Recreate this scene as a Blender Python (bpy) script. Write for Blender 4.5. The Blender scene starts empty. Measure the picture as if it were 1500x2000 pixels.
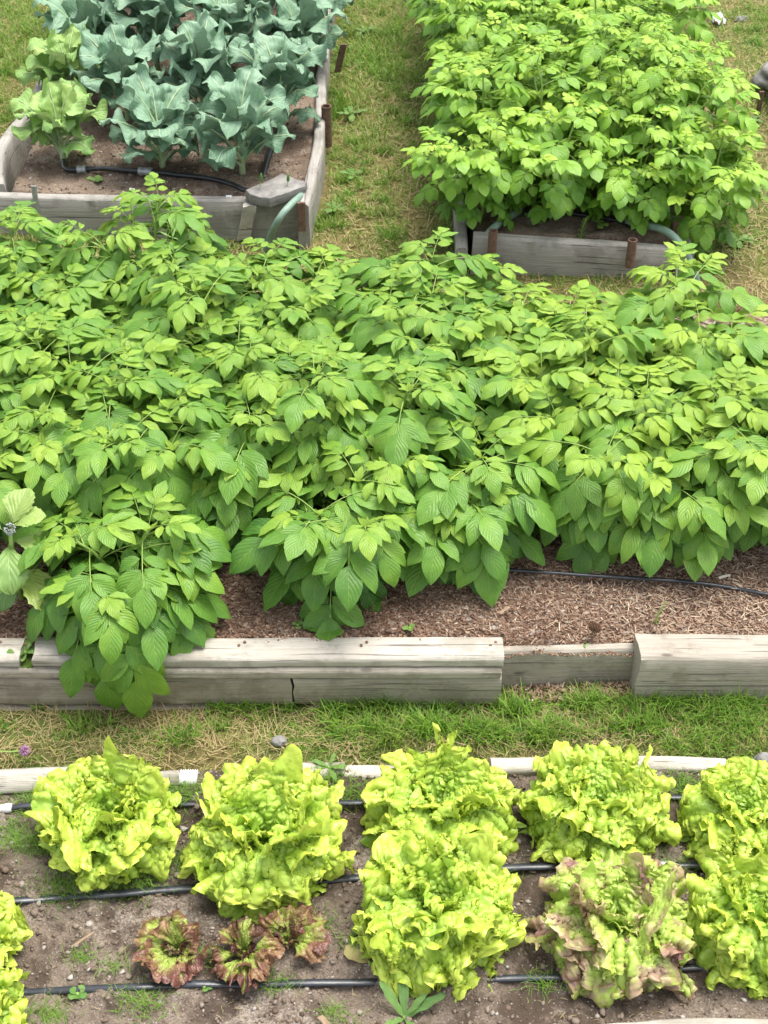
import bpy, math
import numpy as np
PI = math.pi
sc = bpy.context.scene
COL = sc.collection
R = np.random.default_rng(11)

# ------------------------------------------------------------------ camera model
PITCH = math.radians(40); CH = 2.4; FPX = 2778.0
def W(u, v, z=0.0):
    """point of the level z seen at pixel (u, v) of the 1500x2000 photograph"""
    x = (u-750)/FPX; y = (1000-v)/FPX
    dy = math.cos(PITCH)+y*math.sin(PITCH); dz = -math.sin(PITCH)+y*math.cos(PITCH)
    t = (z-CH)/dz
    return np.array([x*t, dy*t, z])
def lin(r, g, b):
    f = lambda c: (c/255/12.92) if c/255 <= .04045 else ((c/255+.055)/1.055)**2.4
    return (f(r), f(g), f(b), 1.0)

# ------------------------------------------------------------------ noise
def _h(i, j, k, s):
    n = (i.astype(np.int64)*374761393 + j.astype(np.int64)*668265263 + k.astype(np.int64)*2147483647 + s*1274126177) & 0xffffffff
    n = ((n ^ (n >> 13))*1274126177) & 0xffffffff
    n = ((n ^ (n >> 16))*2246822519) & 0xffffffff
    return ((n ^ (n >> 15)) & 0xffff)/32767.5-1.0
def vn(x, y, z=0.0, s=0):
    x, y, z = np.broadcast_arrays(np.asarray(x, float), np.asarray(y, float), np.asarray(z, float))
    i = np.floor(x); j = np.floor(y); k = np.floor(z)
    fx, fy, fz = x-i, y-j, z-k
    fx = fx*fx*(3-2*fx); fy = fy*fy*(3-2*fy); fz = fz*fz*(3-2*fz)
    L = lambda a, b, t: a+(b-a)*t
    g = lambda a, b, c: _h(i+a, j+b, k+c, s)
    return L(L(L(g(0,0,0), g(1,0,0), fx), L(g(0,1,0), g(1,1,0), fx), fy), L(L(g(0,0,1), g(1,0,1), fx), L(g(0,1,1), g(1,1,1), fx), fy), fz)
def fbm(x, y, z=0.0, o=4, s=0):
    a = 1.0; t = 0; f = 1.0
    for q in range(o):
        t = t+a*vn(x*f, y*f, np.asarray(z)*f, s+q*17); a *= .5; f *= 2.03
    return t/1.6
def domes(x, y, s=0):
    i = np.floor(x); j = np.floor(y); best = np.full(np.broadcast(x, y).shape, 9.)
    for a_ in (-1, 0, 1):
        for b_ in (-1, 0, 1):
            ci = i+a_; cj = j+b_; z = 0*ci; best = np.minimum(best, (x-ci-.5-.40*_h(ci, cj, z, s))**2+(y-cj-.5-.40*_h(ci, cj, z, s+7))**2)
    return np.clip(1-best/.50, -.4, 1)
def unit(v):
    return v/np.maximum(np.linalg.norm(v, axis=-1, keepdims=True), 1e-9)

# ------------------------------------------------------------------ mesh buffer
class MB:
    def __init__(s): s.V = []; s.F = []; s.UV = []; s.T = []; s.E = []; s.M = []; s.n = 0
    def add(s, V, F, uv=None, tint=.5, edge=0., mat=0):
        V = np.asarray(V, float).reshape(-1, 3); k = len(V)
        s.V.append(V); s.UV.append(np.zeros((k, 2)) if uv is None else np.asarray(uv, float).reshape(-1, 2))
        s.T.append(np.broadcast_to(np.asarray(tint, float).ravel(), (k,))); s.E.append(np.broadcast_to(np.asarray(edge, float).ravel(), (k,)))
        for f in (F if isinstance(F, list) else [F]):
            f = np.asarray(f, int); s.F.append(f+s.n); s.M.append(np.full(len(f), mat))
        s.n += k
    def build(s, name, mats, parent=None, smooth=True):
        me = bpy.data.meshes.new(name)
        V = np.concatenate(s.V); me.vertices.add(len(V)); me.vertices.foreach_set('co', V.ravel().astype(np.float32))
        loops = np.concatenate([f.ravel() for f in s.F]); tot = np.concatenate([np.full(len(f), f.shape[1]) for f in s.F])
        me.loops.add(len(loops)); me.loops.foreach_set('vertex_index', loops.astype(np.int32))
        me.polygons.add(len(tot)); st = np.concatenate([[0], np.cumsum(tot)[:-1]])
        me.polygons.foreach_set('loop_start', st.astype(np.int32)); me.polygons.foreach_set('loop_total', tot.astype(np.int32))
        me.polygons.foreach_set('material_index', np.concatenate(s.M).astype(np.int32))
        me.polygons.foreach_set('use_smooth', np.full(len(tot), smooth))
        uv = np.concatenate(s.UV); me.uv_layers.new(name='uv').data.foreach_set('uv', uv[loops].ravel().astype(np.float32))
        for nm, arr in (('tint', s.T), ('edge', s.E)):
            a = me.attributes.new(nm, 'FLOAT', 'POINT'); a.data.foreach_set('value', np.concatenate(arr).astype(np.float32))
        for m in (mats if isinstance(mats, (list, tuple)) else [mats]): me.materials.append(m)
        me.update(); me.validate()
        o = bpy.data.objects.new(name, me); COL.objects.link(o)
        if parent: o.parent = parent
        return o
def gridf(ns, nt, K=1):
    i, j = np.meshgrid(np.arange(ns-1), np.arange(nt-1), indexing='ij')
    a = (i*nt+j).ravel(); q = np.stack([a, a+nt, a+nt+1, a+1], 1)
    return (q[None]+(np.arange(K)*ns*nt)[:, None, None]).reshape(-1, 4)

def tag(o, label=None, cat=None, group=None, kind=None):
    if label: o['label'] = label
    if cat: o['category'] = cat
    if group: o['group'] = group
    if kind: o['kind'] = kind
    return o
def thing(name, loc, label, cat, group=None, rz=0.):
    o = bpy.data.objects.new(name, None); o.empty_display_size = .05; COL.objects.link(o)
    o.location = tuple(map(float, loc)); o.rotation_euler = (0, 0, rz)
    return tag(o, label, cat, group)
def copy_thing(src, loc, rz, scale, label, group=None):
    c = src.copy(); COL.objects.link(c); c.location = tuple(map(float, loc)); c.rotation_euler = (0, 0, rz)
    c.scale = scale if isinstance(scale, tuple) else (scale,)*3
    c['label'] = label
    if group: c['group'] = group
    for ch in list(src.children):
        k = ch.copy(); COL.objects.link(k); k.parent = c
        for g in list(ch.children):
            d = g.copy(); COL.objects.link(d); d.parent = k
    return c

# ------------------------------------------------------------------ materials
class NT:
    def __init__(s, name):
        s.m = bpy.data.materials.new(name); s.m.use_nodes = True; s.t = s.m.node_tree; s.t.nodes.clear()
        s.out = s.t.nodes.new('ShaderNodeOutputMaterial')
    def n(s, typ, **kw):
        x = s.t.nodes.new('ShaderNode'+typ)
        for k, v in kw.items(): setattr(x, k, v)
        return x
    def set(s, sock, v):
        if isinstance(v, bpy.types.NodeSocket): s.t.links.new(v, sock)
        elif v is not None: sock.default_value = (*v, 1.) if isinstance(v, tuple) and len(v) == 3 and sock.type == 'RGBA' else v
    def math(s, op, a, b=None, c=None, clamp=False):
        x = s.n('Math', operation=op, use_clamp=clamp); s.set(x.inputs[0], a)
        if b is not None: s.set(x.inputs[1], b)
        if c is not None: s.set(x.inputs[2], c)
        return x.outputs[0]
    def mix(s, f, a, b, blend='MIX'):
        x = s.n('Mix', data_type='RGBA', blend_type=blend); s.set(x.inputs[0], f); s.set(x.inputs[6], a); s.set(x.inputs[7], b); return x.outputs[2]
    def noise(s, vec, scale, detail=4, rough=.6, dist=0.):
        x = s.n('TexNoise'); s.set(x.inputs['Vector'], vec); x.inputs['Scale'].default_value = scale; x.inputs['Detail'].default_value = detail
        x.inputs['Roughness'].default_value = rough; x.inputs['Distortion'].default_value = dist; return x.outputs['Fac']
    def voro(s, vec, scale, feature='F1', out='Distance', rnd=1.0):
        x = s.n('TexVoronoi', feature=feature); s.set(x.inputs['Vector'], vec); x.inputs['Scale'].default_value = scale; x.inputs['Randomness'].default_value = rnd; return x.outputs[out]
    def obj(s): return s.n('TexCoord').outputs['Object']
    def uv(s): return s.n('TexCoord').outputs['UV']
    def attr(s, nm): return s.n('Attribute', attribute_name=nm).outputs['Fac']
    def scaled(s, vec, sc_): x = s.n('Mapping'); s.set(x.inputs[0], vec); x.inputs['Scale'].default_value = sc_; return x.outputs[0]
    def ramp(s, f, stops, interp='LINEAR'):
        x = s.n('ValToRGB'); e = x.color_ramp.elements; x.color_ramp.interpolation = interp
        while len(e) < len(stops): e.new(.5)
        for q, (p, c) in enumerate(stops): e[q].position = p; e[q].color = c if len(c) == 4 else (*c, 1)
        s.set(x.inputs[0], f); return x.outputs[0]
    def step(s, f, a, b):
        x = s.n('MapRange', interpolation_type='SMOOTHSTEP'); s.set(x.inputs[0], f); x.inputs[1].default_value = a; x.inputs[2].default_value = b; return x.outputs[0]
    def bump(s, h, strength=.5, dist=.01, nrm=None):
        x = s.n('Bump'); x.inputs['Strength'].default_value = strength; x.inputs['Distance'].default_value = dist; s.set(x.inputs['Height'], h); s.set(x.inputs['Normal'], nrm); return x.outputs[0]
    def bsdf(s, col, rough=.6, spec=.4, nrm=None, transl=0., tcol=None, metal=0., coat=0.):
        p = s.n('BsdfPrincipled'); s.set(p.inputs['Base Color'], col); s.set(p.inputs['Roughness'], rough)
        p.inputs['Specular IOR Level'].default_value = spec; p.inputs['Metallic'].default_value = metal
        p.inputs['Coat Weight'].default_value = coat
        s.set(p.inputs['Normal'], nrm); o = p.outputs[0]
        if transl:
            t = s.n('BsdfTranslucent'); s.set(t.inputs[0], tcol if tcol is not None else col); s.set(t.inputs[1], nrm)
            x = s.n('MixShader'); s.set(x.inputs[0], transl); s.t.links.new(o, x.inputs[1]); s.t.links.new(t.outputs[0], x.inputs[2]); o = x.outputs[0]
        s.t.links.new(o, s.out.inputs[0]); return s.m

def leaf_mat(name, dark, mid, light, vein, nlat=7, transl=.3, rough=.42, spec=.45, vein_amt=.35, slope=.38, bumpd=.004, back=None, midw=.07, var=25., blemish=.0, bstr=.5):
    k = NT(name); s = k.n('SeparateXYZ'); k.set(s.inputs[0], k.uv())
    a = k.math('ABSOLUTE', k.math('MULTIPLY_ADD', s.outputs[0], 2., -1.))
    v = s.outputs[1]
    ph = k.math('MULTIPLY', k.math('SUBTRACT', v, k.math('MULTIPLY', a, slope)), float(nlat))
    pp = k.math('PINGPONG', ph, .5)                                # 0 on a vein, .5 between
    lat = k.step(pp, .10, .0); midm = k.step(a, midw, midw*.3)
    veins = k.math('MAXIMUM', k.math('MULTIPLY', lat, .55), midm)
    ob = k.obj(); nz = k.noise(ob, var, 3)
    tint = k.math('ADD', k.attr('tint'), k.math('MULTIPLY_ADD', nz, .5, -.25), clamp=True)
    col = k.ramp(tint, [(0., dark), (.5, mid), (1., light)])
    col = k.mix(k.math('MULTIPLY', veins, vein_amt), col, vein)
    if blemish:
        bl = k.step(k.noise(ob, 60., 2), .68, .74)
        col = k.mix(k.math('MULTIPLY', bl, blemish), col, lin(150, 140, 70))
    if back:
        g = k.n('NewGeometry'); col = k.mix(k.math('MULTIPLY', g.outputs['Backfacing'], .65), col, back)
    h = k.math('ADD', k.math('MULTIPLY', k.math('POWER', pp, .5), 1.0), k.math('MULTIPLY', k.noise(ob, 130., 2), .5))
    h = k.math('SUBTRACT', h, k.math('MULTIPLY', midm, .5))
    return k.bsdf(col, rough, spec, k.bump(h, bstr, bumpd), transl, k.mix(.35, col, light))

M = {}
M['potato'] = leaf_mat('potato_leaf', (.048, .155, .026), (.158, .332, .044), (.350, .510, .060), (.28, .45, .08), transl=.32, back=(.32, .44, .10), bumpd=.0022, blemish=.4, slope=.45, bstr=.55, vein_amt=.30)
M['potato_small'] = leaf_mat('small_potato_leaf', (.085, .230, .026), (.250, .460, .045), (.450, .630, .070), (.32, .48, .09), nlat=5, transl=.32, back=(.30, .42, .12), bumpd=.002)
M['kale'] = leaf_mat('blue_green_leaf', (.070, .165, .088), (.158, .285, .178), (.270, .415, .275), (.52, .62, .44), nlat=6, transl=.16, rough=.5, spec=.35, vein_amt=.75, slope=.75, bumpd=.003, back=(.16, .25, .17), midw=.045, var=14)
M['kale_pale'] = leaf_mat('pale_green_leaf', (.110, .250, .070), (.250, .420, .120), (.400, .540, .160), (.48, .56, .30), nlat=6, transl=.22, rough=.5, spec=.35, vein_amt=.5, slope=.75, bumpd=.003, back=(.25, .36, .16), midw=.045, var=14)
M['weed'] = leaf_mat('weed_leaf', (.06, .16, .03), (.14, .29, .06), (.24, .38, .10), (.3, .42, .15), transl=.25)
M['borage'] = leaf_mat('pale_weed_leaf', (.10, .22, .06), (.20, .36, .10), (.38, .50, .13), (.45, .55, .25), nlat=6, transl=.28, slope=.6, var=10)
def plain(name, c1, c2, scale=40, rough=.6, spec=.4, bumpd=.002, transl=0., metal=0., stretch=None, coat=0.):
    k = NT(name); ob = k.obj(); ob = k.scaled(ob, stretch) if stretch else ob
    f = k.noise(ob, scale, 5); return k.bsdf(k.ramp(f, [(.3, c1), (.7, c2)]), rough, spec, k.bump(k.noise(ob, scale*3, 3), .4, bumpd), transl, metal=metal, coat=coat)
M['stem'] = plain('potato_stem', (.20, .34, .06), (.36, .50, .13), 30, .45, transl=.1)
M['stalk'] = plain('pale_stalk', (.30, .42, .20), (.52, .60, .38), 20, .4)
M['hose'] = plain('black_poly_hose', (.010, .011, .013), (.030, .032, .036), 60, .33, .5, .0006)
M['tape'] = plain('drip_tape', (.014, .017, .022), (.040, .045, .055), 25, .30, .6, .0015)
M['greenhose'] = plain('green_hose', (.16, .25, .20), (.26, .37, .30), 40, .5, .4, .0005)
M['rust'] = plain('rusty_iron', (.10, .060, .045), (.23, .145, .105), 70, .85, .2, .003)
M['galv'] = plain('galvanised_steel', (.30, .32, .34), (.48, .50, .52), 40, .5, .4, .0005, metal=.6)
M['white'] = plain('white_plastic', (.72, .73, .74), (.85, .85, .86), 30, .4)
M['stone'] = plain('grey_stone', (.17, .16, .155), (.33, .32, .31), 24, .85, .3, .006)
M['slate'] = plain('slate_slab', (.15, .145, .138), (.30, .285, .265), 26, .8, .3, .006, stretch=(1, 1, 6))
M['cone'] = plain('pine_cone', (.06, .03, .018), (.16, .085, .05), 80, .8)
M['bark'] = plain('dry_bark', (.20, .13, .08), (.42, .32, .22), 40, .85, .2, .004, stretch=(.3, 1, 1))
M['pink'] = plain('pink_petal', (.35, .16, .30), (.55, .33, .48), 80, .7, transl=.2)
M['moss'] = plain('moss', (.03, .06, .01), (.10, .15, .03), 90, .95, .1, .006)
M['yellow'] = plain('dry_leaf', (.36, .30, .10), (.52, .46, .20), 25, .7, transl=.25)

def wood(name, base, dark, pale, grain=1.0, stain=.35):
    k = NT(name); ob = k.obj(); st = k.scaled(ob, (2.2, 85., 85.)); big = k.noise(ob, 5., 4)
    g = k.noise(st, 2.2*grain, 6, .65, .35); fine = k.noise(k.scaled(ob, (6., 260., 260.)), 1.2, 3, .7)
    crack = k.step(k.noise(k.scaled(ob, (1.3, 90., 90.)), 1.7, 3, .5, .2), .36, .31)
    # knots
    vx = k.voro(k.scaled(ob, (3.4, 9., 9.)), 1.6); knot = k.step(vx, .10, .045)
    ring = k.math('PINGPONG', k.math('MULTIPLY', vx, 22.), .5)
    col = k.ramp(g, [(.12, dark), (.5, base), (.9, pale)])
    col = k.mix(k.math('MULTIPLY', k.step(big, .42, .66), stain), col, dark)
    col = k.mix(k.math('MULTIPLY', k.math('MULTIPLY', k.step(vx, .2, .06), ring), .8), col, dark)
    blot = k.step(k.math('ADD', k.noise(ob, 9., 5, .7), k.math('MULTIPLY', g, .25)), .60, .74); col = k.mix(k.math('MULTIPLY', blot, .6), col, (dark[0]*.75, dark[1]*.78, dark[2]*.72, 1))
    col = k.mix(k.math('MULTIPLY', knot, .8), col, (.07, .055, .045, 1))
    col = k.mix(k.math('MULTIPLY', crack, .75), col, (.05, .045, .04, 1))
    col = k.mix(k.math('MULTIPLY_ADD', fine, .7, -.2, clamp=True), col, pale)
    h = k.math('SUBTRACT', k.math('ADD', g, k.math('MULTIPLY', fine, .6)), k.math('MULTIPLY', crack, 1.2))
    return k.bsdf(col, .85, .2, k.bump(h, .7, .004))
M['wood'] = wood('weathered_wood', (.38, .34, .285), (.21, .18, .14), (.52, .475, .41))
M['wood_dark'] = wood('weathered_dark_wood', (.33, .29, .235), (.19, .16, .12), (.45, .40, .33), stain=.55)
M['wood_grey'] = wood('weathered_grey_wood', (.36, .34, .31), (.19, .175, .15), (.50, .475, .44))
M['wood_pale'] = wood('bleached_wood', (.47, .435, .38), (.30, .26, .215), (.60, .565, .51), stain=.4)

def soil(name, dry, damp, crust, gr=1., chips=False, speck=(.5, .47, .42, 1)):
    k = NT(name); ob = k.obj()
    big = k.noise(ob, 4.5, 5, .62); med = k.noise(ob, 28., 5, .65); fine = k.noise(ob, 190., 4, .7)
    col = k.mix(k.step(k.math('ADD', big, k.math('MULTIPLY_ADD', med, .5, -.25)), .40, .58), damp, dry)
    col = k.mix(k.math('MULTIPLY', k.step(k.math('ADD', k.noise(ob, 7., 4), k.math('MULTIPLY_ADD', fine, .3, -.15)), .52, .70), .8), col, crust)
    col = k.mix(k.math('MULTIPLY', k.step(fine, .60, .40), .55), col, damp)
    v = k.voro(ob, 210.*gr); cellr = k.n('SeparateColor'); vc = k.voro(ob, 210.*gr, out='Color'); k.set(cellr.inputs[0], vc)
    sp = k.math('MULTIPLY', k.step(v, .35, .2), k.step(cellr.outputs[0], .90, .93))
    col = k.mix(k.math('MULTIPLY', sp, .9), col, speck)
    h = k.math('ADD', k.math('ADD', k.math('MULTIPLY', med, 1.2), k.math('MULTIPLY', fine, .55)), k.math('MULTIPLY', sp, .3))
    if chips:
        w = k.voro(k.scaled(ob, (1., 2.4, 1.)), 95., out='Color'); sx = k.n('SeparateColor'); k.set(sx.inputs[0], w)
        col = k.mix(.75, col, k.ramp(sx.outputs[1], [(0., damp), (.45, dry), (.8, crust), (1., speck)]))
    return k.bsdf(col, .95, .12, k.bump(h, .8, .012))
M['soil'] = soil('garden_soil', (.250, .200, .158, 1), (.090, .067, .051, 1), (.410, .355, .300, 1))
M['soil2'] = soil('bed_soil', (.265, .205, .155, 1), (.140, .100, .072, 1), (.380, .315, .245, 1), .8)
M['mulch'] = soil('mulched_soil', (.215, .140, .098, 1), (.090, .055, .038, 1), (.34, .245, .18, 1), chips=True)
def tinted(name, stops, rough=.7, spec=.25, transl=.2):
    k = NT(name); return k.bsdf(k.ramp(k.attr('tint'), stops), rough, spec, None, transl)
M['grass'] = tinted('grass_blade', [(0., (.42, .32, .16)), (.22, (.48, .39, .20)), (.36, (.31, .34, .08)), (.6, (.20, .33, .045)), (.8, (.11, .25, .03)), (1., (.25, .42, .045))], .5, .35, .3)
M['chip'] = tinted('wood_chip', [(0., (.055, .028, .018)), (.35, (.195, .115, .078)), (.6, (.31, .205, .145)), (.85, (.45, .34, .245)), (1., (.58, .48, .36))], .85, .15, 0)
M['clod'] = tinted('soil_clod', [(0., (.07, .05, .037)), (.5, (.17, .125, .095)), (.85, (.27, .22, .18)), (1., (.38, .35, .32))], .95, .1, 0)
def turf():
    k = NT('turf_ground'); ob = k.obj(); a = k.noise(ob, 3.2, 5, .6); b = k.noise(ob, 60., 5, .7)
    c = k.ramp(a, [(.3, (.17, .125, .07)), (.45, (.20, .175, .065)), (.58, (.12, .16, .04)), (.75, (.10, .17, .03))])
    c = k.mix(k.math('MULTIPLY', k.step(b, .5, .72), .7), c, (.36, .29, .15, 1)); c = k.mix(k.math('MULTIPLY', k.step(b, .45, .3), .6), c, (.06, .05, .025, 1))
    return k.bsdf(c, .95, .1, k.bump(b, .8, .02))
M['turf'] = turf()
def lettuce_mat(name, red=False, dark_red=False):
    k = NT(name); ob = k.obj(); e = k.attr('edge'); t = k.attr('tint'); nz = k.noise(ob, 18., 4); f = k.noise(ob, 70., 3)
    c = k.ramp(e, [(0., (.52, .61, .24)), (.25, (.43, .60, .12)), (.6, (.385, .575, .080)), (.88, (.47, .64, .085)), (1., (.58, .69, .10))])
    c = k.mix(k.math('MULTIPLY', k.step(k.math('ADD', t, k.math('MULTIPLY_ADD', nz, .6, -.3)), .55, .1), .55), c, (.27, .47, .035, 1))
    if red or dark_red:
        r = k.step(k.math('ADD', k.math('MULTIPLY', e, 1.0), k.math('MULTIPLY_ADD', nz, 1.5, -.75 + (.10 if dark_red else -.16))), .62, .95)
        c = k.mix(.55, c, (.46, .60, .14, 1)) if not dark_red else k.mix(.65, c, (.33, .37, .09, 1))
        rc = k.ramp(k.math('ADD', t, k.math('MULTIPLY_ADD', f, .8, -.4)), ([(.2, (.09, .025, .035)), (.55, (.19, .055, .060)), (.9, (.30, .16, .09))] if dark_red else [(.2, (.26, .09, .13)), (.55, (.38, .18, .19)), (.9, (.48, .34, .22))]))
        c = k.mix(k.math('MULTIPLY', r, .93), c, rc)
    u = k.uv(); w1 = k.voro(k.scaled(u, (1, 1, 1)), 19., 'SMOOTH_F1'); h = k.math('SUBTRACT', k.math('MULTIPLY', f, .7), k.math('MULTIPLY', w1, .9))
    return k.bsdf(c, .34, .5, k.bump(h, .5, .006), .24, k.mix(.25, c, (.62, .72, .10, 1)) if not dark_red else c)
M['lettuce'] = lettuce_mat('lettuce_leaf'); M['lettuce_red'] = lettuce_mat('red_tipped_leaf', True); M['lettuce_dark'] = lettuce_mat('dark_red_leaf', False, True)

# ------------------------------------------------------------------ generic shapes
def tube(mb, P, r, seg=8, flat=1.0, tint=.5, mat=0, cap=True, sub=0):
    P = np.asarray(P, float)
    if sub:
        n = len(P); q = np.vstack([2*P[0]-P[1], P, 2*P[-1]-P[-2]]); out = []
        for i in range(n-1):
            a, b, c, d = q[i:i+4]
            for u in np.linspace(0, 1, sub, endpoint=False):
                out.append(.5*((2*b)+(c-a)*u+(2*a-5*b+4*c-d)*u*u+(3*b-a-3*c+d)*u**3))
        out.append(P[-1]); P = np.array(out)
    n = len(P); r = np.broadcast_to(np.asarray(r, float), (n,)) if np.ndim(r) == 0 or len(np.atleast_1d(r)) == n else np.interp(np.linspace(0, 1, n), np.linspace(0, 1, len(r)), r)
    T = unit(np.gradient(P, axis=0)); up = np.where(np.abs(T[:, 2:3]) > .95, [[1., 0, 0]], [[0, 0, 1.]])
    S = unit(np.cross(T, up)); U = np.cross(S, T); a = np.linspace(0, 2*PI, seg, endpoint=False)
    V = P[:, None]+r[:, None, None]*(np.cos(a)[None, :, None]*S[:, None]+flat*np.sin(a)[None, :, None]*U[:, None])
    i, j = np.meshgrid(np.arange(n-1), np.arange(seg), indexing='ij'); i = i.ravel(); j = j.ravel(); j2 = (j+1) % seg
    F = [np.stack([i*seg+j, i*seg+j2, (i+1)*seg+j2, (i+1)*seg+j], 1)]
    if cap: F += [np.arange(seg)[None, ::-1], ((n-1)*seg+np.arange(seg))[None]]
    mb.add(V, F, tint=tint, mat=mat); return P
def plank_mb(L, D, H, r=.006, warp=.003, seed=0, bow=0., lumps=0., taper=0.):
    """a sawn timber along local X, from x 0..L, y -D/2..D/2, z 0..H, edges worn round"""
    mb = MB(); n = max(8, int(L/.02)); x = np.linspace(0, L, n); prof = []
    def edge(a, b, k):
        for q in range(k): prof.append((a[0]+(b[0]-a[0])*q/k, a[1]+(b[1]-a[1])*q/k))
    y0, y1 = -D/2, D/2; c = [(y0+r, 0), (y1-r, 0), (y1, r), (y1, H-r), (y1-r, H), (y0+r, H), (y0, H-r), (y0, r)]
    for i in range(8): edge(c[i], c[(i+1) % 8], 4 if i % 2 == 0 else 2)
    p = np.array(prof); m = len(p); X, Y = np.meshgrid(x, p[:, 0], indexing='ij'); _, Z = np.meshgrid(x, p[:, 1], indexing='ij')
    Y = Y+warp*vn(X*5, 3., 0., seed)*1.2+bow*np.sin(PI*X/L); Zt = Z+warp*vn(X*4, 9., 0., seed+5)*(Z/H)
    Zt = Zt+(taper*X/L)*(Z/H)
    d = (.0018+lumps)*fbm(X*18, Y*60, Zt*60, 3, seed+9); cy = np.sign(p[:, 0])[None]*(np.abs(p[:, 0])[None]/(D/2))**4; cz = (2*p[:, 1]/H-1)[None]**3
    Y = Y+d*cy; Zt = Zt+d*cz; Xe = X+np.where((X == 0) | (X == L), 1, 0)*.004*vn(Y*50, Zt*50, X, seed+2)
    V = np.stack([Xe, Y, Zt], -1); i, j = np.meshgrid(np.arange(n-1), np.arange(m), indexing='ij'); i = i.ravel(); j = j.ravel(); j2 = (j+1) % m
    F = [np.stack([i*m+j, (i+1)*m+j, (i+1)*m+j2, i*m+j2], 1)]
    mb.add(V, F)
    # end caps fanned about their centre
    for e, fl in ((0, 0), (n-1, 1)):
        ring = V[e]; cen = ring.mean(0, keepdims=True); q = np.arange(m); f = np.stack([q, (q+1) % m, np.full(m, m)], 1)
        mb.add(np.vstack([ring, cen]), f if fl else f[:, ::-1])
    return mb
def plank(name, a, b, D, H, mat, parent=None, seed=0, **kw):
    """timber whose bottom centre line runs from a to b"""
    a = np.array(a, float); b = np.array(b, float); L = np.linalg.norm(b-a)
    o = plank_mb(L, D, H, seed=seed, **kw).build(name, mat, None); d = b-a
    o.rotation_euler = (0, -math.asin(d[2]/L), math.atan2(d[1], d[0]))
    o.location = a if parent is None else a-np.array(parent.location)
    if parent: o.parent = parent
    me = o.data
    if hasattr(me, 'set_sharp_from_angle'): me.set_sharp_from_angle(angle=math.radians(50))
    return o
def rock(name, loc, size, mat, label, cat, seed=0, group=None, amp=.35, n=18):
    mb = MB(); th = np.linspace(0, PI, n); ph = np.linspace(0, 2*PI, n*2, endpoint=False); T, P_ = np.meshgrid(th, ph, indexing='ij')
    d = np.stack([np.sin(T)*np.cos(P_), np.sin(T)*np.sin(P_), np.cos(T)], -1); q = d*1.6+seed*3.7
    r = 1+amp*fbm(q[..., 0], q[..., 1], q[..., 2], 4, seed); r[0] = r[0].mean(); r[-1] = r[-1].mean()
    V = d*r[..., None]*np.array(size); V[..., 2] = np.maximum(V[..., 2], -size[2]*.5)
    m = n*2; i, j = np.meshgrid(np.arange(n-1), np.arange(m), indexing='ij'); i = i.ravel(); j = j.ravel(); j2 = (j+1) % m
    mb.add(V, np.stack([i*m+j, (i+1)*m+j, (i+1)*m+j2, i*m+j2], 1)); o = mb.build(name, mat); o.location = loc
    return tag(o, label, cat, group)

# ------------------------------------------------------------------ ground heights
ZT = .15                                   # upper lawn level
def wall_y(x): return 2.240+0.0*x
def ground_z(x, y):
    s = np.clip((y-wall_y(x)-.0)/.03, 0, 1); s = s*s*(3-2*s)
    z = s*ZT+.012*fbm(x*1.7, y*1.7, 0., 3, 5)*np.clip((np.abs(y-2.2)-.1)*4, 0, 1)
    z = z+.026*np.clip((x-.15)/.5, 0, 1)*np.clip((y-2.03)/.12, 0, 1)*(1-s)
    z = z+np.clip(y-7., 0, 60)*.04
    z = z-.07*np.clip(1-np.maximum(np.abs(x)-1.88, np.abs(y-2.93)-.66)/.04, 0, 1)*(y > 2.245)+.045*np.clip(1-np.abs(x+.05)/.26, 0, 1)**.5*np.clip((y-3.9)*4, 0, 1)*(x > -.25)
    z = z-.05*np.clip(1-np.maximum(np.abs(x)-1.5, np.abs(y-1.7)-.26)/.1, 0, 1)*(y < 2.1)
    return z
def axis(lo, hi, fine0, fine1, st, grow=1.35):
    a = list(np.arange(fine0, fine1+1e-6, st)); s = st
    while a[-1] < hi: s *= grow; a.append(min(hi, a[-1]+s))
    s = st
    while a[0] > lo: s *= grow; a.insert(0, max(lo, a[0]-s))
    return np.array(a)
gx = axis(-80, 80, -2.6, 2.6, .03); gy = axis(-30, 120, .6, 7.2, .025)
X, Y = np.meshgrid(gx, gy, indexing='ij'); mb = MB(); mb.add(np.stack([X, Y, ground_z(X, Y)], -1), gridf(len(gx), len(gy))[:, ::-1])
tag(mb.build('ground', M['turf']), kind='structure')

def soil_sheet(name, x0, x1, y0, y1, zf, mat, st=.006, rough=1.0, seed=3, skirt=.12):
    x = np.arange(x0, x1+1e-6, st); y = np.arange(y0, y1+1e-6, st); X, Y = np.meshgrid(x, y, indexing='ij')
    c = np.abs(vn(X*38, Y*38, 0., seed+3)); c2 = np.abs(vn(X*85, Y*85, 0., seed+4))
    Z = zf(X, Y)+rough*(.016*fbm(X*6, Y*6, 0., 3, seed)+.010*fbm(X*22, Y*22, 0., 3, seed+1)+.007*c+.0045*c2)
    e = (X == X.min()) | (X == X.max()) | (Y == Y.min()) | (Y == Y.max()); Z = np.where(e, Z-skirt, Z)
    mb = MB(); mb.add(np.stack([X, Y, Z], -1), gridf(len(x), len(y))[:, ::-1]); return tag(mb.build(name, mat), kind='structure')
def hz(x, y, zf, seed, rough=1.0):
    x = np.asarray(x, float); y = np.asarray(y, float)
    return zf(x, y)+rough*(.016*fbm(x*6, y*6, 0., 3, seed)+.010*fbm(x*22, y*22, 0., 3, seed+1)+.007*np.abs(vn(x*38, y*38, 0., seed+3))+.0045*np.abs(vn(x*85, y*85, 0., seed+4)))
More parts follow.
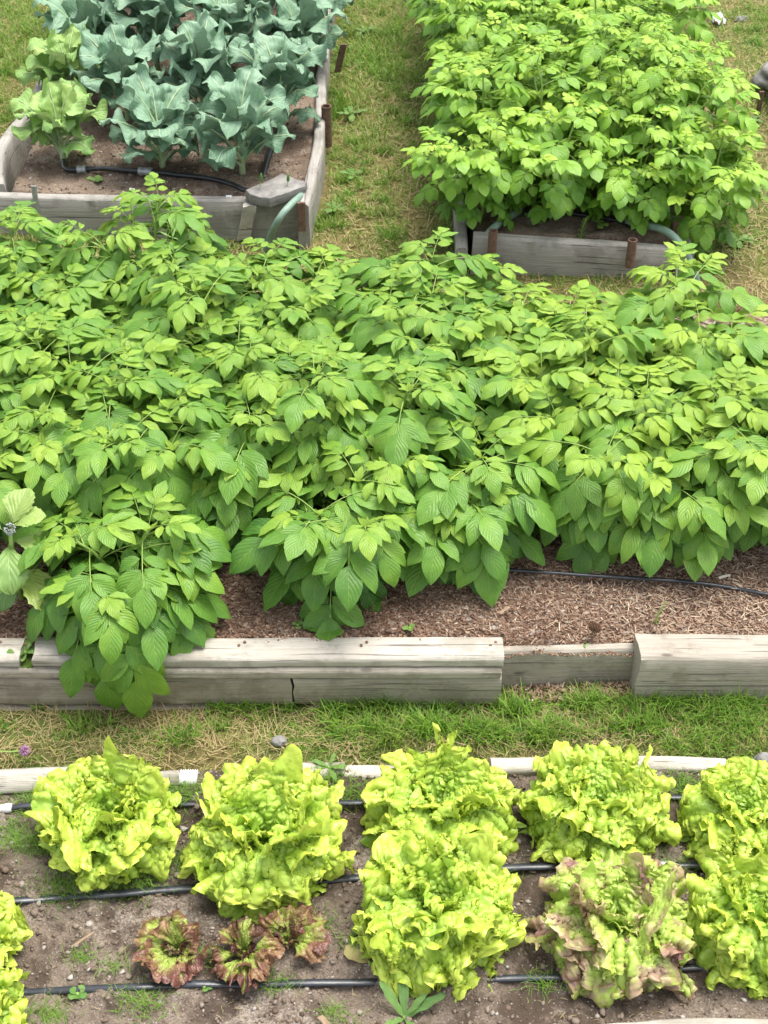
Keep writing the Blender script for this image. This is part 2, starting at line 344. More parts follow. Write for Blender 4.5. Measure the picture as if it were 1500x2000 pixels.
def z_let(x, y): return .004+.012*fbm(x*9, y*9, 0., 2, 61)+.008*np.abs(fbm(x*16, y*16, 0., 3, 62))+.018*np.exp(-((y-1.36)/.10)**2)+.012*np.sin((y-1.47)/.22*2*PI)*0.5
def z_pot(x, y): return .148+.03*np.exp(-((y-2.75)/.35)**2)-.030*np.clip((2.34-y)/.1, 0, 1)*(x > .27)*(x < .6)-.006
def z_lb(x, y): return .274+0*x
def z_rb(x, y): return .25+0*x
soil_sheet('lettuce_bed_soil', -1.45, 1.45, 1.30, 1.985, z_let, M['soil'], .0055, 1., 3)
soil_sheet('potato_bed_mulch', -1.9, 1.9, 2.250, 3.62, z_pot, M['mulch'], .008, .6, 23)
soil_sheet('kale_bed_soil', -1.19, -.22, 4.09, 6.9, z_lb, M['soil2'], .012, .8, 33, .1)
soil_sheet('narrow_bed_soil', .27, .90, 3.86, 6.4, z_rb, M['soil2'], .014, .8, 43, .1)

# ------------------------------------------------------------------ leaf builders
def leaflets(mb, base, d, n, L, Wd, curl, fold, tint, ns=8, nt=5, pw=(.82, 1.05), ripple=.02, mat=0, zmin=None, seed=0):
    K = len(base); d = unit(d); n = unit(n-(n*d).sum(-1, keepdims=True)*d); b = np.cross(n, d)
    s = np.linspace(0, 1, ns); t = np.linspace(-1, 1, nt)
    ang = curl[:, None]*(s[None]**1.3); ds = 1/(ns-1)
    cx = np.concatenate([np.zeros((K, 1)), np.cumsum((np.cos(ang[:, 1:])+np.cos(ang[:, :-1]))/2*ds, 1)], 1)*L[:, None]
    cz = -np.concatenate([np.zeros((K, 1)), np.cumsum((np.sin(ang[:, 1:])+np.sin(ang[:, :-1]))/2*ds, 1)], 1)*L[:, None]
    prof = s**pw[0]*(1-s)**pw[1]; prof = prof/prof.max(); prof[-1] = .01; prof[0] = .05
    hw = Wd[:, None]*.5*prof[None]                                  # K,ns
    y = hw[..., None]*t*np.cos(fold)[:, None, None]
    lift = hw[..., None]*np.abs(t)*np.sin(fold)[:, None, None]-hw[..., None]*t**2*.22
    rg = np.random.default_rng(seed); ph = rg.uniform(0, 6.28, (K, 1, 1))
    lift = lift+ripple*L[:, None, None]*np.abs(t)**1.5*np.sin(s[None, :, None]*16+ph+t*1.2)
    dl = np.cos(ang)[..., None]*d[:, None]-np.sin(ang)[..., None]*n[:, None]; nl = np.sin(ang)[..., None]*d[:, None]+np.cos(ang)[..., None]*n[:, None]
    V = base[:, None, None]+cx[:, :, None, None]*d[:, None, None]+cz[:, :, None, None]*n[:, None, None]+y[..., None]*b[:, None, None]+lift[..., None]*nl[:, :, None]
    if zmin is not None: V[..., 2] = np.where(V[..., 2] < zmin, zmin+.15*(V[..., 2]-zmin)*0+.006*rg.random((K, 1, 1)), V[..., 2])
    uv = np.stack(np.broadcast_arrays((t[None, None]+1)/2+0*s[None, :, None], s[None, :, None]+0*t[None, None]), -1)
    uv = np.broadcast_to(uv, (K, ns, nt, 2))
    mb.add(V, gridf(ns, nt, K), uv, np.repeat(tint, ns*nt), np.broadcast_to(np.abs(t), (K, ns, nt)), mat)
class LeafList:
    def __init__(s): s.b = []; s.d = []; s.n = []; s.L = []; s.w = []; s.c = []; s.f = []; s.t = []
    def put(s, b, d, n, L, w, c, f, t): s.b.append(b); s.d.append(d); s.n.append(n); s.L.append(L); s.w.append(w); s.c.append(c); s.f.append(f); s.t.append(t)
    def emit(s, mb, **kw): leaflets(mb, *[np.array(q, float) for q in (s.b, s.d, s.n, s.L, s.w, s.c, s.f, s.t)], **kw)
def rot(v, k, a):
    return v*math.cos(a)+np.cross(k, v)*math.sin(a)+k*np.dot(k, v)*(1-math.cos(a))
def compound(ll, stem, rg, pos, az, e0, e1, L, size, npair=3, tint=.5, ratio=.6, droop=.45):
    h = np.array([math.cos(az), math.sin(az), 0]); up = np.array([0, 0, 1.]); P = [np.array(pos, float)]; n = 10; T = []
    for i in range(n):
        e = e0+(e1-e0)*((i+.5)/n)**1.1; t = h*math.cos(e)+up*math.sin(e); T.append(t); P.append(P[-1]+t*L/n)
    T.append(T[-1]); P = np.array(P); tube(stem, P[::2], np.linspace(.0017, .0009, len(P[::2]))*(size/.085), 5, tint=.5, cap=False)
    side = np.cross(up, h)
    def at(s):
        i = min(n, int(s*n)); return P[i], unit(T[i]), unit(np.cross(T[i], side))
    for q in range(npair):
        s = .56+.36*q/max(1, npair-.6)
        p, t, nn = at(s); nn = nn if nn[2] > -.2 else -nn; k = (.80, .96, 1.0)[q+3-npair] if npair <= 3 else .7+.3*q/npair
        for sg in (-1, 1):
            a = sg*math.radians(rg.uniform(68, 86)-20*q); d = rot(t, nn, a); dr = droop*rg.uniform(.1, 1.1); d = unit(d*math.cos(dr)-up*math.sin(dr))
            nm = unit(rot(nn, t, sg*rg.uniform(-.05, .25))+.12*rg.normal(size=3)); l = size*k*rg.uniform(.95, 1.2)
            ll.put(p+d*size*.06, d, nm, l, l*ratio*rg.uniform(.92, 1.1), rg.uniform(.2, 1.2), rg.uniform(.18, .68), tint+rg.uniform(-.14, .14))
    p, t, nn = at(1.0); dr = droop*rg.uniform(.2, .9); d = unit(t*math.cos(dr)-up*math.sin(dr)); l = size*1.16
    ll.put(p, d, unit(nn+.15*rg.normal(size=3)), l, l*(ratio+.05), rg.uniform(.2, .9), rg.uniform(.05, .35), tint+rg.uniform(-.1, .1))

def potato(name, loc, label, cat, seed, h=.33, spread=.16, nst=5, leafL=.17, size=.085, npair=3, mat='potato', group=None, extra=(), front=None, zmin=.006, nleaf=12, ns=9, ratio=.53, tone=0.):
    rg = np.random.default_rng(seed); o = thing(name, loc, label, cat, group); ll = LeafList()
    mb = MB()
    for i in range(nst):
        sm = MB(); az = i*2*PI/nst+rg.uniform(-.4, .4); lean = spread*rg.uniform(.45, 1.15)*(0.35 if i == 0 else 1); hh = h*(rg.uniform(1.0, 1.15) if i == 0 else rg.uniform(.68, .98))
        ra = np.array([math.cos(az), math.sin(az), 0]); t = np.linspace(0, 1, 14)
        P = ra[None]*(.015+lean*t**1.15)[:, None]+np.array([0, 0, 1.])[None]*(hh*np.sin(t*PI/2)**.85)[:, None]; P[:, :2] += .008*vn(t*4, i*3., 0., seed)[:, None]
        tube(sm, P, np.linspace(.0055, .0025, 14)*(size/.085)**.5, 6)
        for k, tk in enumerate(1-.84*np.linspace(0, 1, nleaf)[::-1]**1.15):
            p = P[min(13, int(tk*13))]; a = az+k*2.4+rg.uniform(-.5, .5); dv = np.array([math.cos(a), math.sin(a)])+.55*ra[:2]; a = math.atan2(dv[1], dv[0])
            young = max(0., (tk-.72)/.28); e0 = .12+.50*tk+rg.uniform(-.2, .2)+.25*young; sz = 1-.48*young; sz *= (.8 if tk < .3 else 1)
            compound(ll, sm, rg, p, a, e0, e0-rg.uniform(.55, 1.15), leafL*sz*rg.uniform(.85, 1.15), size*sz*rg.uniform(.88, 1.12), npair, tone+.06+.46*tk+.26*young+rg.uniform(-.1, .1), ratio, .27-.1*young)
        # tuft of tiny leaves at the tip
        for q in range(4):
            a = rg.uniform(0, 6.28); d = np.array([math.cos(a)*.7, math.sin(a)*.7, .75]); l = size*.42*rg.uniform(.7, 1.1)
            ll.put(P[-1], d, np.array([-math.cos(a), -math.sin(a), 1.]), l, l*.42, rg.uniform(.2, .9), .35, .85)
        st = sm.build('stem', M['stem'], o)
    if extra:
        sm = MB()
        for (p, a, e0, e1, L, s_, tn) in extra: compound(ll, sm, rg, p, a, e0, e1, L, s_, npair, tn, ratio, .35)
        sm.build('stem', M['stem'], o)
    ll.emit(mb, ns=ns, zmin=zmin, seed=seed); mb.build('foliage', M[mat], o)
    return o

def bent_sheet(X, Y, Z, e0, e1, L, pw=1.0, az=0., base=(0, 0, 0)):
    tt = np.linspace(0, 1.25, 120); th = e0+(e1-e0)*np.clip(tt, 0, 1.25)**pw; dt = tt[1]*L
    cr = np.concatenate([[0], np.cumsum(np.cos((th[1:]+th[:-1])/2)*dt)]); cz = np.concatenate([[0], np.cumsum(np.sin((th[1:]+th[:-1])/2)*dt)])
    q = np.clip(X/L, 0, 1.25); r = np.interp(q, tt, cr); z = np.interp(q, tt, cz); a = np.interp(q, tt, th)
    r = r+np.minimum(X, 0)*math.cos(e0); z = z+np.minimum(X, 0)*math.sin(e0)
    r = r-Z*np.sin(a); z = z+Z*np.cos(a)
    c, s = math.cos(az), math.sin(az)
    return np.stack([base[0]+r*c-Y*s, base[1]+r*s+Y*c, base[2]+z], -1)

def lettuce_leaf(mb, rg, L, amax, e0, e1, az, r0, ruf=1., pw=1., cup=0., tint=.5, zmin=.004, lift=0., ns=64, nt=108, wide=1., z0=.0, bl=1.):
    s = np.linspace(0, 1, ns)[:, None]; a = np.linspace(-1, 1, nt)[None]; sd = int(rg.integers(1, 99999))
    fan = (.10+.90*np.clip(s*1.25, 0, 1)**1.0)                       # narrow at its base, then fan
    A = a*amax*fan*(.85+.15*s)
    rim = 1+.09*vn(a*2.6, 5., 0., sd)+.05*vn(a*6, 2., 0., sd+1)+.055*vn(a*16, 2., 0., sd+2)
    rho = s*(1-.12*(1-np.cos(A))*s)*(1+(rim-1)*s**3)
    A = A+s**2*(.10*vn(a*4.0+9, s*2.5, 0., sd+3)+.06*vn(a*9, s*5, 0., sd+4))*ruf
    rho = rho+s**2*(.03*vn(a*5+3, s*4, 0., sd+5)+.02*vn(a*12, s*7, 1., sd+6))*ruf
    X = L*rho*np.cos(A); Y = L*rho*np.sin(A)*wide
    px, py = X*100, Y*100
    Z = L*ruf*(.16*s**1.3*vn(a*2.2+4, s*2, 0., sd+7)+.17*s**2*vn(a*4.6, s*3.0, 0., sd+8)+.15*s**2.5*vn(a*9, s*5, 0., sd+9)+.06*s**5*vn(a*22, s*8, 0., sd+10))
    mid = np.clip(np.abs(a)*fan*6, 0, 1)
    Z = Z+.006*(1-mid)*-1*(1-s)+cup*(Y**2)/L
    V = bent_sheet(X, Y, Z, e0, e1, L, pw, az, (r0*math.cos(az), r0*math.sin(az), z0))
    la = np.linalg.norm(np.diff(V, axis=1), axis=2)*100; la = np.concatenate([np.zeros((ns, 1)), np.cumsum(la, 1)], 1); la = la-la[:, nt//2:nt//2+1]
    ls = np.linalg.norm(np.diff(V, axis=0), axis=2)*100; ls = np.concatenate([np.zeros((1, nt)), np.cumsum(ls, 0)], 0)
    wx = ls+.45*vn(la*.7, ls*.7, 2., sd+14); wy = la+.45*vn(la*.7, ls*.7, 7., sd+15)
    bul = bl*(domes(wx*.85+9, wy*.72+sd % 50, sd+11)*.0085+domes(wx*1.7+5, wy*1.5, sd+12)*.0030)*np.clip(s*2.6-.35, 0, 1)*mid
    V = V+unit(np.cross(np.gradient(V, axis=0), np.gradient(V, axis=1)))*bul[..., None]
    V[..., 2] = np.where(V[..., 2] < zmin, zmin+.012*np.abs(vn(px*.5, py*.5, 0., sd)), V[..., 2])
    uv = np.stack(np.broadcast_arrays(A*1.2+2, rho*1.2), -1)
    edge = np.clip(s*(.55+.45*mid)+0*a, 0, 1)
    mb.add(V, gridf(ns, nt), uv, np.clip(tint+.30*vn(a*3, s*3, 0., sd+21), 0, 1), edge)
def lettuce(name, loc, label, seed, rad=.17, hgt=1.0, mat='lettuce', cat='lettuce', ruf=1., loose=0., rz=0., n0=8):
    rg = np.random.default_rng(seed); o = thing(name, loc, label, cat, rz=rz); k = rad/.17
    fo = MB(); he = MB()
    rings = [(n0, .128, .30, -1.0, .42), (n0, .142, .72, -1.35, .5), (n0-1, .152, 1.02, -1.55, .55), (n0-2, .156, 1.28, -1.45, .6), (4, .150, 1.42, -1.0, .65)]
    for q, (n, L, e0, e1, tn) in enumerate(rings):
        for i in range(n):
            az = (i+.5*(q % 2))*2*PI/n+rg.uniform(-.25, .25)
            lettuce_leaf(fo, rg, L*k*rg.uniform(.9, 1.12), rg.uniform(.70, 1.0), (e0+rg.uniform(-.2, .2))*hgt, e1+rg.uniform(-.45, .5)+loose, az, .012*k, ruf*1.0, rg.uniform(1.0, 1.4), rg.uniform(-.5, .35), tn+rg.uniform(-.15, .15), z0=.01+.012*q)
    for i in range(8):
        az = i*2.4+rg.uniform(-.3, .3); f = i/8
        lettuce_leaf(he, rg, (.145-.04*f)*k, rg.uniform(.8, 1.1), 1.45*hgt, -.3+1.2*f+rg.uniform(-.4, .4), az, .010*k*(1-f), ruf*1.05, 1.1, rg.uniform(-.4, 1.5), .62+.2*f, z0=.045)
    fo.build('foliage', M[mat], o); he.build('heart', M[mat], o); return o

def kale_leaf(fo, o, rg, L, Wd, e0, e1, az, base, tint=.5, ns=34, nt=21, ruf=1., pet=.36, mat_stalk='stalk'):
    sd = int(rg.integers(1, 99999)); s = np.linspace(pet*.55, 1, ns)[:, None]; t = np.linspace(-1, 1, nt)[None]
    q = np.clip((s-pet)/(1-pet), 0, 1); side = np.sign(t+1e-6)
    hw = Wd*.5*(np.sin(PI*np.clip(q, 0, 1)**.62*.985)**.55+.0)*(1+.30*vn(q*6, side*3., 0., sd)+.17*vn(q*15, side*5., 0., sd+1)+.05*vn(q*34, side*5., 0., sd+1))
    ear = Wd*.10*np.clip(vn(s*26, side*2., 0., sd+2)+.1, 0, 1)*(s < pet*1.25)*(s > pet*.6)
    hw = np.maximum(hw*(q > 0), np.maximum(ear, .0025))
    hw = np.where(s >= .999, .012*L, hw)
    Y = hw*t*(1-.05*np.abs(t)); X = s*L+hw*.16*np.abs(t)*q+.0*t
    Z = ruf*L*(.095*np.abs(t)**2*np.sin(q*11+sd % 7+side*1.3)*np.clip(q*4, 0, 1)+.07*np.abs(t)*vn(s*6, t*1.5, 0., sd+3)+.045*np.abs(t)**3*vn(s*22, side*2., 0., sd+5)+.014*vn(s*16, t*3, 0., sd+4))+.10*hw*np.abs(t)-.24*hw*np.abs(t)**2.5
    V = bent_sheet(X, Y, Z, e0, e1, L, 1.7, az, base); V[..., 2] = np.maximum(V[..., 2], .006)
    uv = np.stack(np.broadcast_arrays((t+1)/2+0*s, q+0*t), -1)
    fo.add(V, gridf(ns, nt), uv, np.clip(tint+.12*vn(s*4, t*2, 0., sd+6), 0, 1), np.abs(t)+0*s)
    sm = MB(); xs = np.linspace(0, .9, 14)*L; P = bent_sheet(xs, 0*xs, 0*xs+.0012, e0, e1, L, 1.7, az, base)
    tube(sm, P, np.linspace(.0062, .0010, 14)*(L/.25), 7); sm.build('leaf_stalk', M[mat_stalk], o)
def kale(name, loc, label, seed, L=.25, n=16, mat='kale', up=0., group=None, wd=.54, rz=0., stem_h=.05):
    rg = np.random.default_rng(seed); o = thing(name, loc, label, 'kale plant', group, rz); fo = MB(); sm = MB()
    tube(sm, [(0, 0, -.03), (.002, 0, stem_h*.5), (0, .002, stem_h+.06)], [.011, .010, .007], 9); sm.build('stem', M['stalk'], o)
    for i in range(n):
        f = i/(n-1); az = i*2.39996+rg.uniform(-.25, .25); l = .90*L*(.50+.62*math.sin(PI*min(1, .12+f*.62)))*rg.uniform(.9, 1.1)
        e0 = .80+.62*f+up+rg.uniform(-.12, .12); e1 = e0-rg.uniform(1.0, 2.0)*(1-.35*f)
        kale_leaf(fo, o, rg, l, l*wd*rg.uniform(.85, 1.15), min(e0, 1.5), e1, az, (0, 0, stem_h*(.3+.9*f)), .3+.45*f+rg.uniform(-.15, .15))
    fo.build('foliage', M[mat], o); return o
def rosette(name, loc, label, cat, seed, n=7, L=.08, ratio=.3, mat='weed', e=(.3, 1.0), group=None, tint=.6, rz=0., curl=(.3, 1.), azs=None):
    rg = np.random.default_rng(seed); ll = LeafList(); mb = MB(); sm = MB(); o = thing(name, loc, label, cat, group, rz)
    tube(sm, [(0, 0, -.01), (0, 0, .008)], [.004, .003], 6); sm.build('stem', M['stem'], o)
    for i in range(n):
        a = azs[i] if azs else i*2.4+rg.uniform(-.3, .3); el = rg.uniform(*e); d = np.array([math.cos(a)*math.cos(el), math.sin(a)*math.cos(el), math.sin(el)])
        l = L*rg.uniform(.7, 1.15); ll.put(np.array([0, 0, .004]), d, np.array([-math.cos(a)*math.sin(el), -math.sin(a)*math.sin(el), math.cos(el)]), l, l*ratio, rg.uniform(*curl), rg.uniform(.1, .5), tint+rg.uniform(-.2, .2))
    ll.emit(mb, ns=14, nt=7, pw=(.8, .5), ripple=.03, zmin=.004, seed=seed); mb.build('foliage', M[mat], o); return o

# ================================================================== POTATO BED WALL
Z1 = .158
yF = 2.172
wall = thing('timber_wall', (-1.6, yF, 0), 'long stacked weathered timber wall on the left that holds back the mulched potato bed', 'retaining wall')
def X_at(u, v, z): return float(W(u, v, z)[0])
xg0, xg1, xe = X_at(37, 1280, Z1), X_at(64, 1280, Z1), X_at(984, 1280, Z1)
plank('top_timber', (-1.75, yF+.036, Z1-.029), (xg0, yF+.036, Z1-.029), .072, .029, M['wood_pale'], wall, 1, warp=.0015)
plank('top_timber', (xg1, yF+.036, Z1-.029), (xe, yF+.036, Z1-.030), .072, .029, M['wood_pale'], wall, 2, warp=.0015)
plank('middle_plank', (-1.75, yF+.034, Z1-.0595), (xe-.004, yF+.034, Z1-.060), .080, .030, M['wood'], wall, 3, warp=.0015)
xm = X_at(572, 1345, .06)
plank('lower_timber', (-1.75, yF+.041, Z1-.148), (xm-.0015, yF+.041, Z1-.148), .084, .088, M['wood_dark'], wall, 4, warp=.002)
plank('lower_timber', (xm+.0015, yF+.040, Z1-.148), (xe-.002, yF+.040, Z1-.148), .082, .088, M['wood'], wall, 5, warp=.002)
plank('base_timber', (-1.75, yF+.034, -.05), (xe-.06, yF+.034, -.06), .084, Z1-.1485+.05, M['wood_dark'], wall, 6, warp=.003)
mb = MB(); th = R.uniform(0, 1, (220, 2)); P = np.stack([xg0+.002+(xg1-xg0-.004)*th[:, 0], yF+.004+.066*th[:, 1], np.full(220, Z1-.030)], 1)
for p in P:
    r = R.uniform(.002, .0055); q = np.array([[-1, 0, 0], [1, 0, 0], [0, -1, 0], [0, 1, 0], [0, 0, 1.2]])*r; mb.add(p+q, np.array([[0, 2, 4], [2, 1, 4], [1, 3, 4], [3, 0, 4]]))
m_ = mb.build('moss', M['moss'], wall); m_.data.transform(__import__('mathutils').Matrix.Translation((1.6, -yF, 0)))
def nail(parent, x, y, z, up=True):
    mb = MB(); d = np.array([0, 0, 1.]) if up else np.array([0, -1., 0]); p = np.array([x, y, z])-np.array(parent.location)-np.array(parent.parent.location); tube(mb, [p-d*.004, p+d*.0012, p+d*.0016], [.0034, .0034, .002], 10); mb.build('nail', M['rust'], parent)
for tb in [o for o in wall.children if o.name.startswith('top_timber')]:
    for x in ((-.95, -.86) if tb.name == 'top_timber' else (-.70, -.32, -.05, .235)):
        nail(tb, x, yF+.022+.02*(x > -.4), Z1+.0012); nail(tb, x+.012, yF+.052, Z1+.0012)
a = W(1004, 1285, .135); b = W(1256, 1270, .142)
tag(plank('low_board', (a[0]-.03, 2.238, -.02), (b[0]+.05, 2.246, -.015), .024, .146, M['wood'], None, 7, warp=.002), 'low recessed edging board across the gap between the long timber wall and the thick beam', 'edging board')
a = W(1250, 1290, .16)
tag(plank('timber_beam', (a[0], 2.208, .006), (1.8, 2.212, .004), .082, .156, M['wood'], None, 8, warp=.004, r=.008, lumps=.001), 'thick square weathered timber beam on the right with its sawn end showing beside the low board', 'timber beam')

# ================================================================== LETTUCE BED EDGING
lt = lambda u, v, z=.03: W(u, v, z)
def log(name, u0, u1, v0, v1, D, H, mat, label, cat, seed, r=.02, z=.0, **kw):
    a = W(u0, v0, z+H); b = W(u1, v1, z+H); a[2] = b[2] = z; return tag(plank(name, a, b, D, H, M[mat], None, seed, r=min(r, H*.45, D*.45), **kw), label, cat)
log('edging_log', -420, 178, 1504, 1506, .062, .058, 'wood_pale', 'thick bleached rounded log along the back of the lettuce bed at the left', 'edging log', 11, .026, -.012, warp=.005)
log('edging_log', 181, 352, 1512, 1506, .040, .036, 'wood_pale', 'thinner bleached log behind the leftmost lettuce, beside the ribbed white pipe', 'edging log', 12, .016, -.004, warp=.005)
log('edging_board', 520, 672, 1505, 1502, .040, .030, 'wood_pale', 'short bleached board on the lettuce bed edge with a grey slab lying in front', 'edging board', 14, .006, .0, warp=.004)
log('edging_board', 673, 955, 1505, 1503, .038, .028, 'wood_pale', 'bleached edging board behind the lettuce at the middle of the back row', 'edging board', 15, .006, .0, warp=.004)
log('edging_board', 957, 1420, 1489, 1489, .040, .030, 'wood_pale', 'long bleached edging board behind the two right lettuces of the back row', 'edging board', 16, .006, .0, warp=.006)
log('edging_board', 1422, 1900, 1500, 1502, .035, .024, 'wood_grey', 'grey edging board under the grey stone at the right end of the lettuce bed', 'edging board', 17, .006, .0, warp=.004)
log('front_board', 1120, 1900, 2012, 1990, .035, .05, 'wood_pale', 'bleached board at the front edge of the lettuce bed in the bottom right corner', 'edging board', 18, .006, .0, warp=.003)
a = W(352, 1515, .02); mb = MB(); P = [(x, 0, 0) for x in np.linspace(0, .036, 25)]; tube(mb, P, [.019+.0016*math.sin(i*1.9) for i in range(25)], 18)
o = mb.build('white_pipe', M['white']); o.location = (a[0], a[1]-.002, .012); tag(o, 'short ribbed white plastic pipe end between two edging logs behind the lettuces', 'pipe')
rock('flat_stone', W(605, 1512, .015), (.062, .022, .014), M['slate'], 'flat grey slab lying on the lettuce bed edging right of the tall second lettuce', 'stone', 4, amp=.3)
rock('stone', W(1494, 1487, .03), (.024, .018, .022), M['stone'], 'grey stone on the lettuce bed edging at the right border of the photo', 'stone', 6)
rock('stone', W(545, 1448, .008), (.018, .013, .012), M['stone'], 'small grey stone in the grass strip behind the second lettuce', 'stone', 7)

# ================================================================== DRIP TAPES
nameq = lambda lb: 'drip tape' in lb
def hose(name, pts, r, flat, mat, label, cat='hose', sub=8, zf=None, seed=0, seg=10, parts=None, loc=True):
    P = []
    for q in pts:
        u, v = q[:2]; z = q[2] if len(q) > 2 else None
        p = W(u, v, .01); p = W(u, v, float(hz(p[0], p[1], *zf))+r*flat+.003) if z is None else W(u, v, z); P.append(p)
    P = np.array(P); r = r*(.82 if nameq(label) else 1.); P[:, 2] -= .0025*(nameq(label)); mb = MB(); base = P[0].copy(); tube(mb, P-base, r, seg, flat, sub=sub); o = mb.build(name, M[mat]); o.location = base; tag(o, label, cat)
    for (nm, i, rr, ln, mt) in parts or []:
        c = P[i]-base; d = unit(P[min(i+1, len(P)-1)]-P[max(i-1, 0)]); m2 = MB(); n = 9
        tube(m2, [c-d*ln/2+d*ln*q/(n-1) for q in range(n)], [rr*(1.15 if q in (1, 2, 6, 7) else .95) for q in range(n)], 10); m2.build(nm, M[mt], o)
    return o
zl = (z_let, 3, 1.0); zp = (z_pot, 23, .6); zk = (z_lb, 33, .8)
hose('drip_tape', [(-260, 1590), (-120, 1583), (0, 1578), (60, 1571), (170, 1569), (330, 1569), (520, 1566), (700, 1566), (860, 1558), (990, 1551), (1060, 1553), (1200, 1556), (1350, 1556), (1500, 1562), (1750, 1566)], .0085, .45, 'tape', 'rear black drip tape running between the back edging and the back row of lettuces', zf=zl, parts=[('coupling', 2, .009, .05, 'white')])
hose('drip_tape', [(-260, 1772), (-80, 1764), (25, 1758), (110, 1752), (200, 1746), (300, 1738), (400, 1731), (540, 1722), (670, 1715), (820, 1704), (980, 1694), (1060, 1691), (1280, 1688), (1420, 1692), (1500, 1694), (1750, 1700)], .0105, .5, 'tape', 'middle black drip tape passing under the back row of lettuces', zf=zl, parts=[('coupling', 12, .0085, .055, 'galv')])
hose('drip_tape', [(-260, 1952), (-90, 1944), (30, 1938), (150, 1931), (260, 1926), (330, 1923), (380, 1920), (480, 1921), (600, 1918), (720, 1917), (860, 1912), (990, 1909), (1100, 1906), (1200, 1899), (1300, 1890), (1440, 1886), (1600, 1890), (1800, 1894)], .0095, .5, 'tape', 'front black drip tape beside the small dark red lettuces', zf=zl)
hose('drip_tape', [(780, 1104), (900, 1108), (1000, 1112), (1080, 1117), (1150, 1122), (1250, 1128), (1350, 1135), (1430, 1146), (1500, 1159), (1620, 1176), (1800, 1190)], .0062, .75, 'tape', 'black drip tape lying on the reddish bark mulch in front of the potato plants', zf=zp)
hose('irrigation_pipe', [(124, 312), (128, 330), (160, 331), (200, 329), (240, 332), (284, 335), (320, 338), (350, 342), (390, 346), (425, 352), (455, 361), (482, 372), (530, 378)], .0085, 1., 'hose', 'black poly pipe with metal clamps on the soil at the front of the kale bed', 'pipe', zf=zk, parts=[('elbow_fitting', 2, .012, .03, 'galv'), ('clamp', 5, .013, .045, 'galv')])
hose('riser_pipe', [(512, 352, .27), (516, 335, .275), (522, 312, .28), (530, 290, .285)], .011, 1., 'hose', 'short thick black pipe rising beside the right kale plant near the slate slab', 'pipe')
hose('green_hose', [(600, 372, .262), (586, 384, .295), (570, 398, .31), (552, 418, .30), (538, 440, .265), (528, 462, .21), (520, 490, .15)], .011, 1., 'greenhose', 'pale green garden hose over the front right corner of the kale bed')
hose('green_hose', [(1016, 410, .27), (1000, 420, .28), (975, 436, .285), (952, 458, .27), (938, 484, .22), (930, 515, .16), (925, 560, .13), (935, 600, .13)], .0115, 1., 'greenhose', 'pale green hose bending over the left end of the narrow bed front board')
hose('green_hose', [(1225, 432, .27), (1262, 440, .285), (1300, 451, .295), (1328, 475, .28), (1350, 515, .22), (1365, 560, .15), (1385, 600, .13), (1408, 634, .127), (1420, 660, .127)], .0115, 1., 'greenhose', 'pale green hose looping from the narrow bed down to the lawn at its right corner')
hose('irrigation_pipe', [(1020, 417, .262), (1060, 412, .265), (1095, 414, .262), (1200, 430, .262), (1240, 446, .262)], .008, 1., 'hose', 'black pipe on the dark soil below the small leaved plants of the narrow bed', 'pipe')
hose('grey_pipe', [(895, 512, .12), (900, 480, .16), (907, 440, .24), (913, 405, .30)], .013, 1., 'galv', 'blue grey pipe leaning against the left corner of the narrow bed', 'pipe')

# ================================================================== KALE BED FRAME
fl = W(8, 362, .285); fr = W(590, 404, .285)
kb = thing('raised_bed_frame', (-.72, 4.08, .12), 'weathered grey plank frame around the large bed of blue green kale', 'raised bed')
plank('front_board', (-1.235, 4.085, .08), (-.262, 4.045, .08), .036, .205, M['wood_grey'], kb, 21, warp=.004, bow=-.006)
plank('side_board', (-.250, 3.985, .07), (-.232, 4.95, .07), .036, .222, M['wood_grey'], kb, 22, warp=.006, bow=-.018, taper=.02)
plank('side_board', (-.230, 4.953, .07), (-.185, 7.0, .07), .036, .23, M['wood_grey'], kb, 23, warp=.006, bow=.01)
plank('side_board', (-1.225, 4.11, .08), (-1.215, 4.70, .08), .038, .225, M['wood_grey'], kb, 24, warp=.006, bow=.05, taper=.01)
plank('side_board', (-1.213, 4.703, .08), (-1.25, 7.0, .08), .05, .235, M['wood_grey'], kb, 25, warp=.006, bow=.01)
plank('back_board', (-1.22, 6.92, .08), (-.20, 6.92, .08), .04, .23, M['wood_grey'], kb, 26)
